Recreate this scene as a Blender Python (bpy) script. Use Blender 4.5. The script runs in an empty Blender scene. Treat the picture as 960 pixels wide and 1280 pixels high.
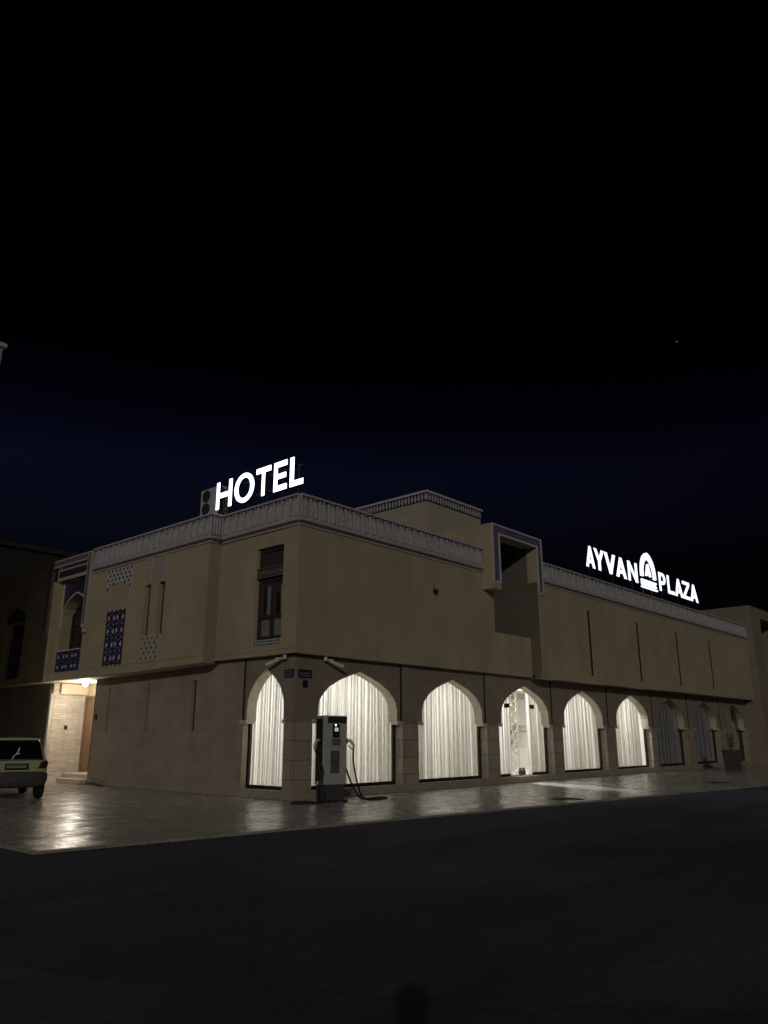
import bpy, bmesh, math, random
from mathutils import Vector, Matrix
random.seed(7)
SC = bpy.context.scene
COL = SC.collection
R = math.radians
# ------------------------------------------------------------------ camera
CAM = Vector((-13.410, -15.030, 1.5))
cd = bpy.data.cameras.new('camera'); cam = bpy.data.objects.new('camera', cd); COL.objects.link(cam)
cam.location = CAM
cam.rotation_euler = (R(90 + 16.283), 0, R(41.8 - 90))
cd.sensor_fit = 'VERTICAL'; cd.sensor_height = 36.0
cd.lens = 962.0 / 1280.0 * 36.0
cd.clip_end = 4000
SC.camera = cam
# ------------------------------------------------------------------ night sky
SUN_EL, SUN_AZ = 16.2, 40.0           # the light travels towards azimuth SUN_AZ (from +X)
W = bpy.data.worlds.new('World'); SC.world = W; W.use_nodes = True
nt = W.node_tree; nt.nodes.clear()
wo = nt.nodes.new('ShaderNodeOutputWorld'); bg = nt.nodes.new('ShaderNodeBackground')
sky = nt.nodes.new('ShaderNodeTexSky'); sky.sky_type = 'NISHITA'; sky.sun_disc = False
sky.sun_elevation = R(-4.5); sky.sun_rotation = R(20)
tc = nt.nodes.new('ShaderNodeTexCoord'); sx = nt.nodes.new('ShaderNodeSeparateXYZ')
rp = nt.nodes.new('ShaderNodeValToRGB'); mx = nt.nodes.new('ShaderNodeMix'); mx.data_type = 'RGBA'; mx.blend_type = 'MULTIPLY'
mx.inputs[0].default_value = 1.0
e = rp.color_ramp.elements
e[0].position = 0.0; e[0].color = (.12, .12, .14, 1)
e[1].position = 0.58; e[1].color = (.012, .012, .014, 1)
for p, c in ((.20, (.16, .17, .26, 1)), (.27, (.36, .38, .80, 1)), (.325, (.48, .50, 1.25, 1)), (.375, (.22, .23, .58, 1)), (.46, (.05, .05, .08, 1))):
    k = e.new(p); k.color = c
nt.links.new(tc.outputs['Generated'], sx.inputs[0]); nt.links.new(sx.outputs['Z'], rp.inputs[0])
nt.links.new(sky.outputs[0], mx.inputs[6]); nt.links.new(rp.outputs[0], mx.inputs[7])
# added warm fill glow low in the unseen sky behind the photographer
gd = nt.nodes.new('ShaderNodeVectorMath'); gd.operation = 'DOT_PRODUCT'
gd.inputs[1].default_value = (-math.cos(R(41.8)) * .955, -math.sin(R(41.8)) * .955, .29)
nt.links.new(tc.outputs['Generated'], gd.inputs[0])
gm = nt.nodes.new('ShaderNodeMapRange'); gm.interpolation_type = 'SMOOTHSTEP'; gm.inputs[1].default_value = .55; gm.inputs[2].default_value = 1.0
gm.inputs[3].default_value = 0; gm.inputs[4].default_value = 1.0; nt.links.new(gd.outputs['Value'], gm.inputs[0])
gc = nt.nodes.new('ShaderNodeMix'); gc.data_type = 'RGBA'; gc.blend_type = 'MIX'; gc.inputs[6].default_value = (0, 0, 0, 1); gc.inputs[7].default_value = (1.02, .94, .86, 1)
nt.links.new(gm.outputs[0], gc.inputs[0])
ga = nt.nodes.new('ShaderNodeMix'); ga.data_type = 'RGBA'; ga.blend_type = 'ADD'; ga.inputs[0].default_value = 1
nt.links.new(mx.outputs[2], ga.inputs[6]); nt.links.new(gc.outputs[2], ga.inputs[7])
nt.links.new(ga.outputs[2], bg.inputs[0]); bg.inputs[1].default_value = 0.12
nt.links.new(bg.outputs[0], wo.inputs[0])
# ------------------------------------------------------------------ the one distant lamp behind the photographer
sd = bpy.data.lights.new('sun', 'SUN'); sun = bpy.data.objects.new('sun', sd); COL.objects.link(sun)
sd.energy = 0.525; sd.angle = R(0.7); sd.color = (1.0, .92, .80)
a, el = R(SUN_AZ), R(SUN_EL)
dirv = Vector((math.cos(a) * math.cos(el), math.sin(a) * math.cos(el), -math.sin(el)))
sun.rotation_euler = dirv.to_track_quat('-Z', 'Y').to_euler()
SC.view_settings.view_transform = 'Standard'; SC.view_settings.look = 'None'
SC.view_settings.exposure = 0.0; SC.view_settings.gamma = 1.0; SC.view_settings.use_curve_mapping = False
SC.render.engine = 'CYCLES'
SC.cycles.use_denoising = True
SC.cycles.max_bounces = 8; SC.cycles.diffuse_bounces = 4; SC.cycles.transparent_max_bounces = 12
SC.cycles.sample_clamp_indirect = 6.0; SC.cycles.caustics_reflective = False; SC.cycles.caustics_refractive = False

# ================================================================== helpers
class MB:
    def __init__(s): s.v = []; s.f = []
    def face(s, pts):
        b = len(s.v); s.v += [tuple(p) for p in pts]; s.f.append(tuple(range(b, b + len(pts))))
    def box(s, x0, x1, y0, y1, z0, z1):
        b = len(s.v)
        s.v += [(x, y, z) for z in (z0, z1) for y in (y0, y1) for x in (x0, x1)]
        s.f += [tuple(b + i for i in q) for q in ((0, 2, 3, 1), (4, 5, 7, 6), (0, 1, 5, 4), (2, 6, 7, 3), (0, 4, 6, 2), (1, 3, 7, 5))]
    def fbox(s, m, u0, u1, n0, n1, z0, z1):
        b = len(s.v)
        s.v += [m(u, n, z) for z in (z0, z1) for n in (n0, n1) for u in (u0, u1)]
        s.f += [tuple(b + i for i in q) for q in ((0, 2, 3, 1), (4, 5, 7, 6), (0, 1, 5, 4), (2, 6, 7, 3), (0, 4, 6, 2), (1, 3, 7, 5))]
    def prism(s, m, poly, n0, n1):
        """poly in (u,z), extruded from n0 to n1 through map m"""
        k = len(poly); b = len(s.v)
        s.v += [m(u, n0, z) for u, z in poly] + [m(u, n1, z) for u, z in poly]
        s.f.append(tuple(b + i for i in range(k))); s.f.append(tuple(b + k + i for i in reversed(range(k))))
        for i in range(k):
            j = (i + 1) % k; s.f.append((b + i, b + k + i, b + k + j, b + j))
    def tube(s, pts, r, seg=8, cap=True):
        pts = [Vector(p) for p in pts]; n = len(pts); b = len(s.v); up = Vector((0, 0, 1)); prev = None
        for i, p in enumerate(pts):
            t = (pts[min(i + 1, n - 1)] - pts[max(i - 1, 0)]).normalized()
            if prev is None:
                x = t.cross(up if abs(t.z) < .9 else Vector((1, 0, 0))).normalized()
            else:
                x = (prev - t * prev.dot(t)).normalized()
            prev = x; y = t.cross(x)
            rr = r[i] if isinstance(r, (list, tuple)) else r
            for k in range(seg):
                q = 2 * math.pi * k / seg
                s.v.append(tuple(p + x * math.cos(q) * rr + y * math.sin(q) * rr))
        for i in range(n - 1):
            for k in range(seg):
                k2 = (k + 1) % seg
                s.f.append((b + i * seg + k, b + i * seg + k2, b + (i + 1) * seg + k2, b + (i + 1) * seg + k))
        if cap:
            s.f.append(tuple(b + k for k in reversed(range(seg)))); s.f.append(tuple(b + (n - 1) * seg + k for k in range(seg)))
    def build(s, name, mat, parent=None, smooth=False, bevel=0, recalc=True):
        me = bpy.data.meshes.new(name); me.from_pydata(s.v, [], s.f)
        if recalc:
            bm = bmesh.new(); bm.from_mesh(me); bmesh.ops.recalc_face_normals(bm, faces=bm.faces); bm.to_mesh(me); bm.free()
        if smooth:
            for p in me.polygons: p.use_smooth = True
        me.materials.append(mat); o = bpy.data.objects.new(name, me); COL.objects.link(o)
        if parent: o.parent = parent
        if bevel:
            md = o.modifiers.new('bevel', 'BEVEL'); md.width = bevel; md.segments = 2; md.limit_method = 'ANGLE'; md.angle_limit = R(40)
        return o

def split_build(mb, name, mat_, parent=None, **kw):
    """one object per separate piece of the collected geometry"""
    key = lambda p: (round(p[0], 3), round(p[1], 3), round(p[2], 3))
    par = {}
    def find(a):
        while par[a] != a: par[a] = par[par[a]]; a = par[a]
        return a
    for f in mb.f:
        ks = [key(mb.v[i]) for i in f]
        for q in ks: par.setdefault(q, q)
        for q in ks[1:]: par[find(q)] = find(ks[0])
    grp = {}
    for f in mb.f:
        g_ = grp.setdefault(find(key(mb.v[f[0]])), MB()); g_.face([mb.v[i] for i in f])
    out = []
    for g_ in grp.values():
        # weld
        idx = {}; nv = []; nf = []
        for f in g_.f:
            t_ = []
            for i in f:
                q = key(g_.v[i])
                if q not in idx: idx[q] = len(nv); nv.append(g_.v[i])
                t_.append(idx[q])
            nf.append(tuple(t_))
        m_ = MB(); m_.v = nv; m_.f = nf; out.append(m_.build(name, mat_, parent, **kw))
    return out

def tag(o, label=None, cat=None, group=None, kind=None):
    if label: o['label'] = label
    if cat: o['category'] = cat
    if group: o['group'] = group
    if kind: o['kind'] = kind
    return o
def empty(name, loc=(0, 0, 0), rz=0):
    o = bpy.data.objects.new(name, None); COL.objects.link(o); o.location = loc; o.rotation_euler = (0, 0, rz)
    o.empty_display_size = .2
    return o
RF = lambda u, n, z: (u, -n, z)          # right-hand facade: u runs along +X, n outward
LF = lambda u, n, z: (-n, u, z)          # left-hand facade: u runs along +Y, n outward
ID = lambda u, n, z: (u, n, z)

# ------------------------------------------------------------------ materials
def mat(name, color, rough=.7, metal=0, spec=.5, var=0, scale=3.0, bump=0, bscale=60, emit=None, estr=0, dirt=None):
    m = bpy.data.materials.new(name); m.use_nodes = True; t = m.node_tree; b = t.nodes['Principled BSDF']
    b.inputs['Roughness'].default_value = rough; b.inputs['Metallic'].default_value = metal
    b.inputs['Specular IOR Level'].default_value = spec
    b.inputs['Base Color'].default_value = (*color, 1)
    if emit:
        b.inputs['Emission Color'].default_value = (*emit, 1); b.inputs['Emission Strength'].default_value = estr
    co = t.nodes.new('ShaderNodeTexCoord')
    if var:
        n1 = t.nodes.new('ShaderNodeTexNoise'); n1.inputs['Scale'].default_value = scale; n1.inputs['Detail'].default_value = 8
        n1.inputs['Roughness'].default_value = .65
        t.links.new(co.outputs['Object'], n1.inputs['Vector'])
        r = t.nodes.new('ShaderNodeMapRange'); r.inputs[1].default_value = .25; r.inputs[2].default_value = .75
        r.inputs[3].default_value = 1 - var; r.inputs[4].default_value = 1 + var
        t.links.new(n1.outputs[0], r.inputs[0])
        hs = t.nodes.new('ShaderNodeMix'); hs.data_type = 'RGBA'; hs.blend_type = 'MULTIPLY'; hs.inputs[0].default_value = 1
        hs.inputs[6].default_value = (*color, 1); t.links.new(r.outputs[0], hs.inputs[7])
        t.links.new(hs.outputs[2], b.inputs['Base Color'])
    if bump:
        n2 = t.nodes.new('ShaderNodeTexNoise'); n2.inputs['Scale'].default_value = bscale; n2.inputs['Detail'].default_value = 6
        t.links.new(co.outputs['Object'], n2.inputs['Vector'])
        bp = t.nodes.new('ShaderNodeBump'); bp.inputs['Strength'].default_value = bump; bp.inputs['Distance'].default_value = .02
        t.links.new(n2.outputs[0], bp.inputs['Height']); t.links.new(bp.outputs[0], b.inputs['Normal'])
    return m

def wallcoord(t, mode):
    """mode 'wall': (X+Y, Z); mode 'ground': (X, Y)"""
    co = t.nodes.new('ShaderNodeTexCoord')
    if mode == 'ground': return co.outputs['Object']
    s = t.nodes.new('ShaderNodeSeparateXYZ'); t.links.new(co.outputs['Object'], s.inputs[0])
    ad = t.nodes.new('ShaderNodeMath'); ad.operation = 'ADD'; t.links.new(s.outputs[0], ad.inputs[0]); t.links.new(s.outputs[1], ad.inputs[1])
    c = t.nodes.new('ShaderNodeCombineXYZ'); t.links.new(ad.outputs[0], c.inputs[0]); t.links.new(s.outputs[2], c.inputs[1])
    return c.outputs[0]

def brick(name, c1, c2, cm, w, h, mortar, rough=.75, bump=.4, mode='wall', var=.25, rot=0, roughvar=0, offset=.5, spec=.5, wav=0, tilt=0):
    m = bpy.data.materials.new(name); m.use_nodes = True; t = m.node_tree; b = t.nodes['Principled BSDF']
    vec = wallcoord(t, mode)
    if rot:
        mp = t.nodes.new('ShaderNodeMapping'); mp.inputs['Rotation'].default_value = (0, 0, rot); t.links.new(vec, mp.inputs[0]); vec = mp.outputs[0]
    bt = t.nodes.new('ShaderNodeTexBrick'); bt.inputs['Scale'].default_value = 1; bt.inputs['Brick Width'].default_value = w
    bt.inputs['Row Height'].default_value = h; bt.inputs['Mortar Size'].default_value = mortar; bt.offset = offset
    bt.inputs['Mortar Smooth'].default_value = .3
    bt.inputs['Color1'].default_value = (*c1, 1); bt.inputs['Color2'].default_value = (*c2, 1); bt.inputs['Mortar'].default_value = (*cm, 1)
    t.links.new(vec, bt.inputs['Vector'])
    n = t.nodes.new('ShaderNodeTexNoise'); n.inputs['Scale'].default_value = 1.1; n.inputs['Detail'].default_value = 9; n.inputs['Roughness'].default_value = .7
    t.links.new(vec, n.inputs['Vector'])
    r = t.nodes.new('ShaderNodeMapRange'); r.inputs[1].default_value = .25; r.inputs[2].default_value = .75; r.inputs[3].default_value = 1 - var; r.inputs[4].default_value = 1 + var
    t.links.new(n.outputs[0], r.inputs[0])
    mu = t.nodes.new('ShaderNodeMix'); mu.data_type = 'RGBA'; mu.blend_type = 'MULTIPLY'; mu.inputs[0].default_value = 1
    t.links.new(bt.outputs['Color'], mu.inputs[6]); t.links.new(r.outputs[0], mu.inputs[7]); t.links.new(mu.outputs[2], b.inputs['Base Color'])
    b.inputs['Roughness'].default_value = rough; b.inputs['Specular IOR Level'].default_value = spec
    if roughvar:
        n3 = t.nodes.new('ShaderNodeTexNoise'); n3.inputs['Scale'].default_value = 2.3; n3.inputs['Detail'].default_value = 6
        t.links.new(vec, n3.inputs['Vector'])
        r3 = t.nodes.new('ShaderNodeMapRange'); r3.inputs[1].default_value = .3; r3.inputs[2].default_value = .7
        r3.inputs[3].default_value = rough - roughvar; r3.inputs[4].default_value = rough + roughvar
        t.links.new(n3.outputs[0], r3.inputs[0]); t.links.new(r3.outputs[0], b.inputs['Roughness'])
    inv = t.nodes.new('ShaderNodeMath'); inv.operation = 'SUBTRACT'; inv.inputs[0].default_value = 1; t.links.new(bt.outputs['Fac'], inv.inputs[1])
    n4 = t.nodes.new('ShaderNodeTexNoise'); n4.inputs['Scale'].default_value = 24; n4.inputs['Detail'].default_value = 5; t.links.new(vec, n4.inputs['Vector'])
    ad = t.nodes.new('ShaderNodeMath'); ad.operation = 'MULTIPLY_ADD'; ad.inputs[1].default_value = .35
    t.links.new(n4.outputs[0], ad.inputs[0]); t.links.new(inv.outputs[0], ad.inputs[2])
    h_out = ad.outputs[0]
    if wav:   # each block tilts and dips a little on its own
        sep = t.nodes.new('ShaderNodeTexNoise'); sep.inputs['Scale'].default_value = 3.2; sep.inputs['Detail'].default_value = 2
        t.links.new(vec, sep.inputs['Vector'])
        ad2 = t.nodes.new('ShaderNodeMath'); ad2.operation = 'MULTIPLY_ADD'; ad2.inputs[1].default_value = wav
        t.links.new(sep.outputs[0], ad2.inputs[0]); t.links.new(h_out, ad2.inputs[2]); h_out = ad2.outputs[0]
    bp = t.nodes.new('ShaderNodeBump'); bp.inputs['Strength'].default_value = bump; bp.inputs['Distance'].default_value = .015
    t.links.new(h_out, bp.inputs['Height'])
    if not tilt:
        t.links.new(bp.outputs[0], b.inputs['Normal']); return m
    # every block is laid a little out of level
    b2 = t.nodes.new('ShaderNodeTexBrick'); b2.inputs['Scale'].default_value = 1; b2.inputs['Brick Width'].default_value = w; b2.inputs['Row Height'].default_value = h
    b2.inputs['Mortar Size'].default_value = 0; b2.offset = offset; b2.inputs['Color1'].default_value = (0, 0, 0, 1); b2.inputs['Color2'].default_value = (1, 1, 1, 1)
    t.links.new(vec, b2.inputs['Vector'])
    wn = t.nodes.new('ShaderNodeTexWhiteNoise'); wn.noise_dimensions = '1D'; t.links.new(b2.outputs['Color'], wn.inputs['W'])
    sb = t.nodes.new('ShaderNodeVectorMath'); sb.operation = 'SUBTRACT'; sb.inputs[1].default_value = (.5, .5, .5); t.links.new(wn.outputs['Color'], sb.inputs[0])
    ml_ = t.nodes.new('ShaderNodeVectorMath'); ml_.operation = 'MULTIPLY'; ml_.inputs[1].default_value = (tilt, tilt, 0); t.links.new(sb.outputs[0], ml_.inputs[0])
    av = t.nodes.new('ShaderNodeVectorMath'); av.operation = 'ADD'; t.links.new(bp.outputs[0], av.inputs[0]); t.links.new(ml_.outputs[0], av.inputs[1])
    nv = t.nodes.new('ShaderNodeVectorMath'); nv.operation = 'NORMALIZE'; t.links.new(av.outputs[0], nv.inputs[0]); t.links.new(nv.outputs[0], b.inputs['Normal'])
    return m

def emitter(name, c, s):
    m = bpy.data.materials.new(name); m.use_nodes = True; t = m.node_tree; t.nodes.clear()
    o = t.nodes.new('ShaderNodeOutputMaterial'); e_ = t.nodes.new('ShaderNodeEmission'); e_.inputs[0].default_value = (*c, 1); e_.inputs[1].default_value = s
    t.links.new(e_.outputs[0], o.inputs[0]); return m

def glass(name, tint=(1, 1, 1), rough=0.02, ior=1.45):
    m = bpy.data.materials.new(name); m.use_nodes = True; t = m.node_tree; t.nodes.clear()
    o = t.nodes.new('ShaderNodeOutputMaterial'); mixn = t.nodes.new('ShaderNodeMixShader'); ge = t.nodes.new('ShaderNodeNewGeometry'); dt = t.nodes.new('ShaderNodeVectorMath'); dt.operation = 'DOT_PRODUCT'
    t.links.new(ge.outputs['Normal'], dt.inputs[0]); t.links.new(ge.outputs['Incoming'], dt.inputs[1])
    ab = t.nodes.new('ShaderNodeMath'); ab.operation = 'ABSOLUTE'; t.links.new(dt.outputs['Value'], ab.inputs[0])
    iv = t.nodes.new('ShaderNodeMath'); iv.operation = 'SUBTRACT'; iv.inputs[0].default_value = 1; t.links.new(ab.outputs[0], iv.inputs[1])
    pw5 = t.nodes.new('ShaderNodeMath'); pw5.operation = 'POWER'; pw5.inputs[1].default_value = 5; t.links.new(iv.outputs[0], pw5.inputs[0])
    f = t.nodes.new('ShaderNodeMath'); f.operation = 'MULTIPLY_ADD'; f.inputs[1].default_value = .92; f.inputs[2].default_value = .07; t.links.new(pw5.outputs[0], f.inputs[0])
    tr = t.nodes.new('ShaderNodeBsdfTransparent'); tr.inputs[0].default_value = (*tint, 1)
    g = t.nodes.new('ShaderNodeBsdfGlossy'); g.inputs['Roughness'].default_value = rough; g.inputs[0].default_value = (1, 1, 1, 1)
    t.links.new(f.outputs[0], mixn.inputs[0]); t.links.new(tr.outputs[0], mixn.inputs[1]); t.links.new(g.outputs[0], mixn.inputs[2]); t.links.new(mixn.outputs[0], o.inputs[0])
    return m

def cloth(name, c, trans=.55):
    m = bpy.data.materials.new(name); m.use_nodes = True; t = m.node_tree; t.nodes.clear()
    o = t.nodes.new('ShaderNodeOutputMaterial'); mixn = t.nodes.new('ShaderNodeMixShader'); mixn.inputs[0].default_value = trans
    d = t.nodes.new('ShaderNodeBsdfDiffuse'); tl = t.nodes.new('ShaderNodeBsdfTranslucent')
    co = t.nodes.new('ShaderNodeTexCoord'); n = t.nodes.new('ShaderNodeTexNoise'); n.inputs['Scale'].default_value = 40; t.links.new(co.outputs['Object'], n.inputs[0])
    r = t.nodes.new('ShaderNodeMapRange'); r.inputs[3].default_value = .86; r.inputs[4].default_value = 1.08; t.links.new(n.outputs[0], r.inputs[0])
    mu = t.nodes.new('ShaderNodeMix'); mu.data_type = 'RGBA'; mu.blend_type = 'MULTIPLY'; mu.inputs[0].default_value = 1; mu.inputs[6].default_value = (*c, 1)
    t.links.new(r.outputs[0], mu.inputs[7])
    t.links.new(mu.outputs[2], d.inputs[0]); t.links.new(mu.outputs[2], tl.inputs[0])
    t.links.new(d.outputs[0], mixn.inputs[1]); t.links.new(tl.outputs[0], mixn.inputs[2]); t.links.new(mixn.outputs[0], o.inputs[0])
    return m

M = {}
M['plaster'] = mat('beige plaster', (.355, .305, .215), .85, spec=.25, var=.14, scale=.9, bump=.25, bscale=55)
def streaks(m, lo=.91, hi=1.07):
    t = m.node_tree; b = t.nodes['Principled BSDF']; src = b.inputs['Base Color'].links[0].from_socket
    co = t.nodes.new('ShaderNodeTexCoord'); mp = t.nodes.new('ShaderNodeMapping'); mp.inputs['Scale'].default_value = (.9, .9, .16); t.links.new(co.outputs['Object'], mp.inputs[0])
    n = t.nodes.new('ShaderNodeTexNoise'); n.inputs['Scale'].default_value = 1; n.inputs['Detail'].default_value = 9; n.inputs['Roughness'].default_value = .62; t.links.new(mp.outputs[0], n.inputs['Vector'])
    r = t.nodes.new('ShaderNodeMapRange'); r.inputs[1].default_value = .3; r.inputs[2].default_value = .7; r.inputs[3].default_value = lo; r.inputs[4].default_value = hi; t.links.new(n.outputs[0], r.inputs[0])
    mu = t.nodes.new('ShaderNodeMix'); mu.data_type = 'RGBA'; mu.blend_type = 'MULTIPLY'; mu.inputs[0].default_value = 1
    t.links.new(src, mu.inputs[6]); t.links.new(r.outputs[0], mu.inputs[7]); t.links.new(mu.outputs[2], b.inputs['Base Color'])
streaks(M['plaster'])
M['trim'] = mat('pale plaster trim', (.36, .325, .28), .8, spec=.3, var=.15, scale=4, bump=.2, bscale=40)
M['brick'] = brick('brown facing brick', (.27, .225, .175), (.235, .197, .158), (.19, .165, .14), .26, .075, .012, bump=.35, var=.22)
M['slab'] = brick('limestone slabs', (.315, .275, .215), (.275, .24, .19), (.12, .10, .085), .95, .47, .012, rough=.6, bump=.3, var=.2)
M['sidewall'] = brick('pale brown stone cladding', (.30, .255, .205), (.28, .238, .193), (.245, .207, .17), 1.1, .42, .008, rough=.7, bump=.22, var=.24)
M['soffit'] = brick('arch reveal brick in window-lit tone', (.54, .49, .40), (.48, .435, .355), (.40, .36, .29), .13, .065, .01, bump=.3, var=.12)  # paler than the wall brick: window light put into the colour
M['porch'] = brick('pale split-face brick', (.68, .62, .53), (.55, .49, .41), (.46, .40, .33), .52, .078, .009, rough=.8, bump=1.0, var=.3, wav=2.0)
M['cream'] = mat('cream paint', (.66, .56, .40), .7, var=.06)
M['step'] = mat('pale stone step', (.55, .48, .38), .6, var=.12, scale=6)
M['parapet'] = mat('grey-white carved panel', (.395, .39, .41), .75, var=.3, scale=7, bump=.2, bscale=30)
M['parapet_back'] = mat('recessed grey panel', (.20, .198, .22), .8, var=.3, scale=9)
M['tile_blue'] = brick('cobalt tile', (.07, .065, .16), (.10, .095, .20), (.20, .19, .23), .11, .11, .01, rough=.3, bump=.1, var=.35)
M['tile_dark'] = mat('dark navy tile', (.03, .029, .055), .35, var=.4, scale=20)
M['tile_pale'] = mat('pale grey tile', (.45, .44, .45), .5, var=.25, scale=18)
M['white_trim'] = mat('white moulding', (.48, .46, .48), .6, var=.1, scale=10)
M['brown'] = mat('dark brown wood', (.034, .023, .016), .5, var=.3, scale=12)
M['door'] = mat('varnished brown door', (.20, .118, .065), .35, var=.35, scale=9)
M['frame'] = mat('black window frame', (.012, .011, .010), .45)
M['fin'] = mat('shade-brown step plaster', (.125, .105, .07), .9, var=.15, scale=2)  # wall plaster darkened: the step return's shade is put into the colour
M['recess'] = mat('shade-darkened grey-brown render', (.115, .104, .085), .9, var=.15, scale=2)  # shade of the deep portal recess is put into this colour
M['groove_shade'] = mat('dark joint', (.018, .015, .012), .8)
M['glass'] = glass('window glass')
M['dark_glass'] = mat('dark glass', (.012, .012, .016), .12, spec=.5)
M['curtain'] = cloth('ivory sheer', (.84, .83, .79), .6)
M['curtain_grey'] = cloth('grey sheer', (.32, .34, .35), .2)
M['room'] = mat('white room paint', (.72, .70, .66), .8)
M['roomfloor'] = mat('pale marble floor', (.62, .58, .52), .25, var=.1, scale=2)
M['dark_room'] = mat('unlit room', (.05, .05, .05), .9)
M['paving'] = brick('granite paving', (.385, .373, .36), (.33, .32, .31), (.19, .18, .17), .42, .21, .010, rough=.26, bump=.5, mode='ground', var=.28, rot=R(0), roughvar=.09, spec=.5, wav=.8, tilt=.08)
M['kerb'] = brick('kerbstone', (.30, .275, .24), (.26, .235, .21), (.1, .09, .08), 1.0, 3.0, .012, rough=.4, bump=.3, mode='ground', var=.2)
M['letter'] = emitter('white lit letter', (.76, .81, 1.0), 3.0)
M['letter_far'] = emitter('white lit letter, farther sign', (.82, .87, 1.0), 1.6)
M['metal'] = mat('grey metal', (.25, .25, .26), .45, metal=.7, var=.15, scale=20)
M['dark_metal'] = mat('black metal', (.03, .03, .035), .5, metal=.4)
M['white_plastic'] = mat('off-white plastic', (.55, .54, .50), .45, var=.08, scale=15)
M['rubber'] = mat('black rubber', (.012, .012, .013), .6)

# asphalt: coarse grain, patches and faint worn tracks
def asphalt():
    m = bpy.data.materials.new('asphalt'); m.use_nodes = True; t = m.node_tree; b = t.nodes['Principled BSDF']
    co = t.nodes.new('ShaderNodeTexCoord')
    def noise(s, d=6, sc=(1, 1, 1), rt=0):
        mp = t.nodes.new('ShaderNodeMapping'); mp.inputs['Scale'].default_value = sc; mp.inputs['Rotation'].default_value = (0, 0, rt)
        t.links.new(co.outputs['Object'], mp.inputs[0])
        n = t.nodes.new('ShaderNodeTexNoise'); n.inputs['Scale'].default_value = s; n.inputs['Detail'].default_value = d; n.inputs['Roughness'].default_value = .65
        t.links.new(mp.outputs[0], n.inputs['Vector']); return n.outputs[0]
    big = noise(.22, 8); tracks = noise(.9, 6, (.09, 1, 1), R(8)); grain = noise(90, 3)
    def rng(x, lo, hi, a0=.3, a1=.7):
        r = t.nodes.new('ShaderNodeMapRange'); r.inputs[1].default_value = a0; r.inputs[2].default_value = a1; r.inputs[3].default_value = lo; r.inputs[4].default_value = hi
        t.links.new(x, r.inputs[0]); return r.outputs[0]
    def mul(x, y):
        q = t.nodes.new('ShaderNodeMath'); q.operation = 'MULTIPLY'; t.links.new(x, q.inputs[0]); t.links.new(y, q.inputs[1]); return q.outputs[0]
    patch = t.nodes.new('ShaderNodeTexVoronoi'); patch.feature = 'DISTANCE_TO_EDGE'; patch.inputs['Scale'].default_value = .16
    wrp = t.nodes.new('ShaderNodeTexNoise'); wrp.inputs['Scale'].default_value = 1.3; wrp.inputs['Detail'].default_value = 6; t.links.new(co.outputs['Object'], wrp.inputs['Vector'])
    wm = t.nodes.new('ShaderNodeMix'); wm.data_type = 'VECTOR'; wm.inputs[0].default_value = .18; t.links.new(co.outputs['Object'], wm.inputs[4]); t.links.new(wrp.outputs['Color'], wm.inputs[5])
    t.links.new(wm.outputs[1], patch.inputs['Vector'])
    seam = rng(patch.outputs['Distance'], .78, 1.0, 0, .008)
    pat = t.nodes.new('ShaderNodeTexVoronoi'); pat.inputs['Scale'].default_value = .16; t.links.new(wm.outputs[1], pat.inputs['Vector'])
    spx = t.nodes.new('ShaderNodeSeparateXYZ'); t.links.new(pat.outputs['Color'], spx.inputs[0])
    worn = mul(seam, rng(spx.outputs[0], .85, 1.18, 0, 1))
    gravel = noise(14, 4)
    v = mul(mul(mul(rng(big, .62, 1.38), rng(tracks, .68, 1.4)), mul(rng(grain, .5, 1.6), rng(gravel, .8, 1.25))), worn)
    mu = t.nodes.new('ShaderNodeMix'); mu.data_type = 'RGBA'; mu.blend_type = 'MULTIPLY'; mu.inputs[0].default_value = 1
    mu.inputs[6].default_value = (.054, .063, .088, 1); t.links.new(v, mu.inputs[7]); t.links.new(mu.outputs[2], b.inputs['Base Color'])
    b.inputs['Roughness'].default_value = .85; b.inputs['Specular IOR Level'].default_value = .25
    bp = t.nodes.new('ShaderNodeBump'); bp.inputs['Strength'].default_value = .5; bp.inputs['Distance'].default_value = .01
    t.links.new(grain, bp.inputs['Height']); t.links.new(bp.outputs[0], b.inputs['Normal'])
    return m
M['asphalt'] = asphalt()

# ================================================================== the ground
def ramp(y):
    t = min(1, max(0, (y - 11.4) / 1.6)); return .25 * t * t * (3 - 2 * t)
def kerb_y(x): return -3.95 - .118 * (x + 8.15) * (1 if x > -8.15 else 0)
g = MB(); g.box(-400, 400, -400, 600, -.4, -.035); tag(g.build('road', M['asphalt']), kind='structure')
p = MB()
xs = [-8.15, -6, -4, -2, -1, 0, 1.2, 2, 5, 10, 20, 40, 70]; ys = [None, -2.5, 0, 4, 8] + [8 + .5 * i for i in range(1, 11)] + [20, 60]
rows = []
for y in ys:
    rows.append([(x, (kerb_y(x) + .10) if y is None else y, 0 if y is None else ramp(y)) for x in xs])
for i in range(len(rows) - 1):
    for j in range(len(xs) - 1):
        q = [rows[i][j], rows[i][j + 1], rows[i + 1][j + 1], rows[i + 1][j]]
        if xs[j] >= 20 and i == 0: q[0] = (xs[j], kerb_y(xs[j]) + .18, 0)
        if xs[j] < 20 or i == 0: p.face(q)
        elif ys[i] is not None and xs[j] >= 20 and i < 4: p.face(q)
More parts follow.
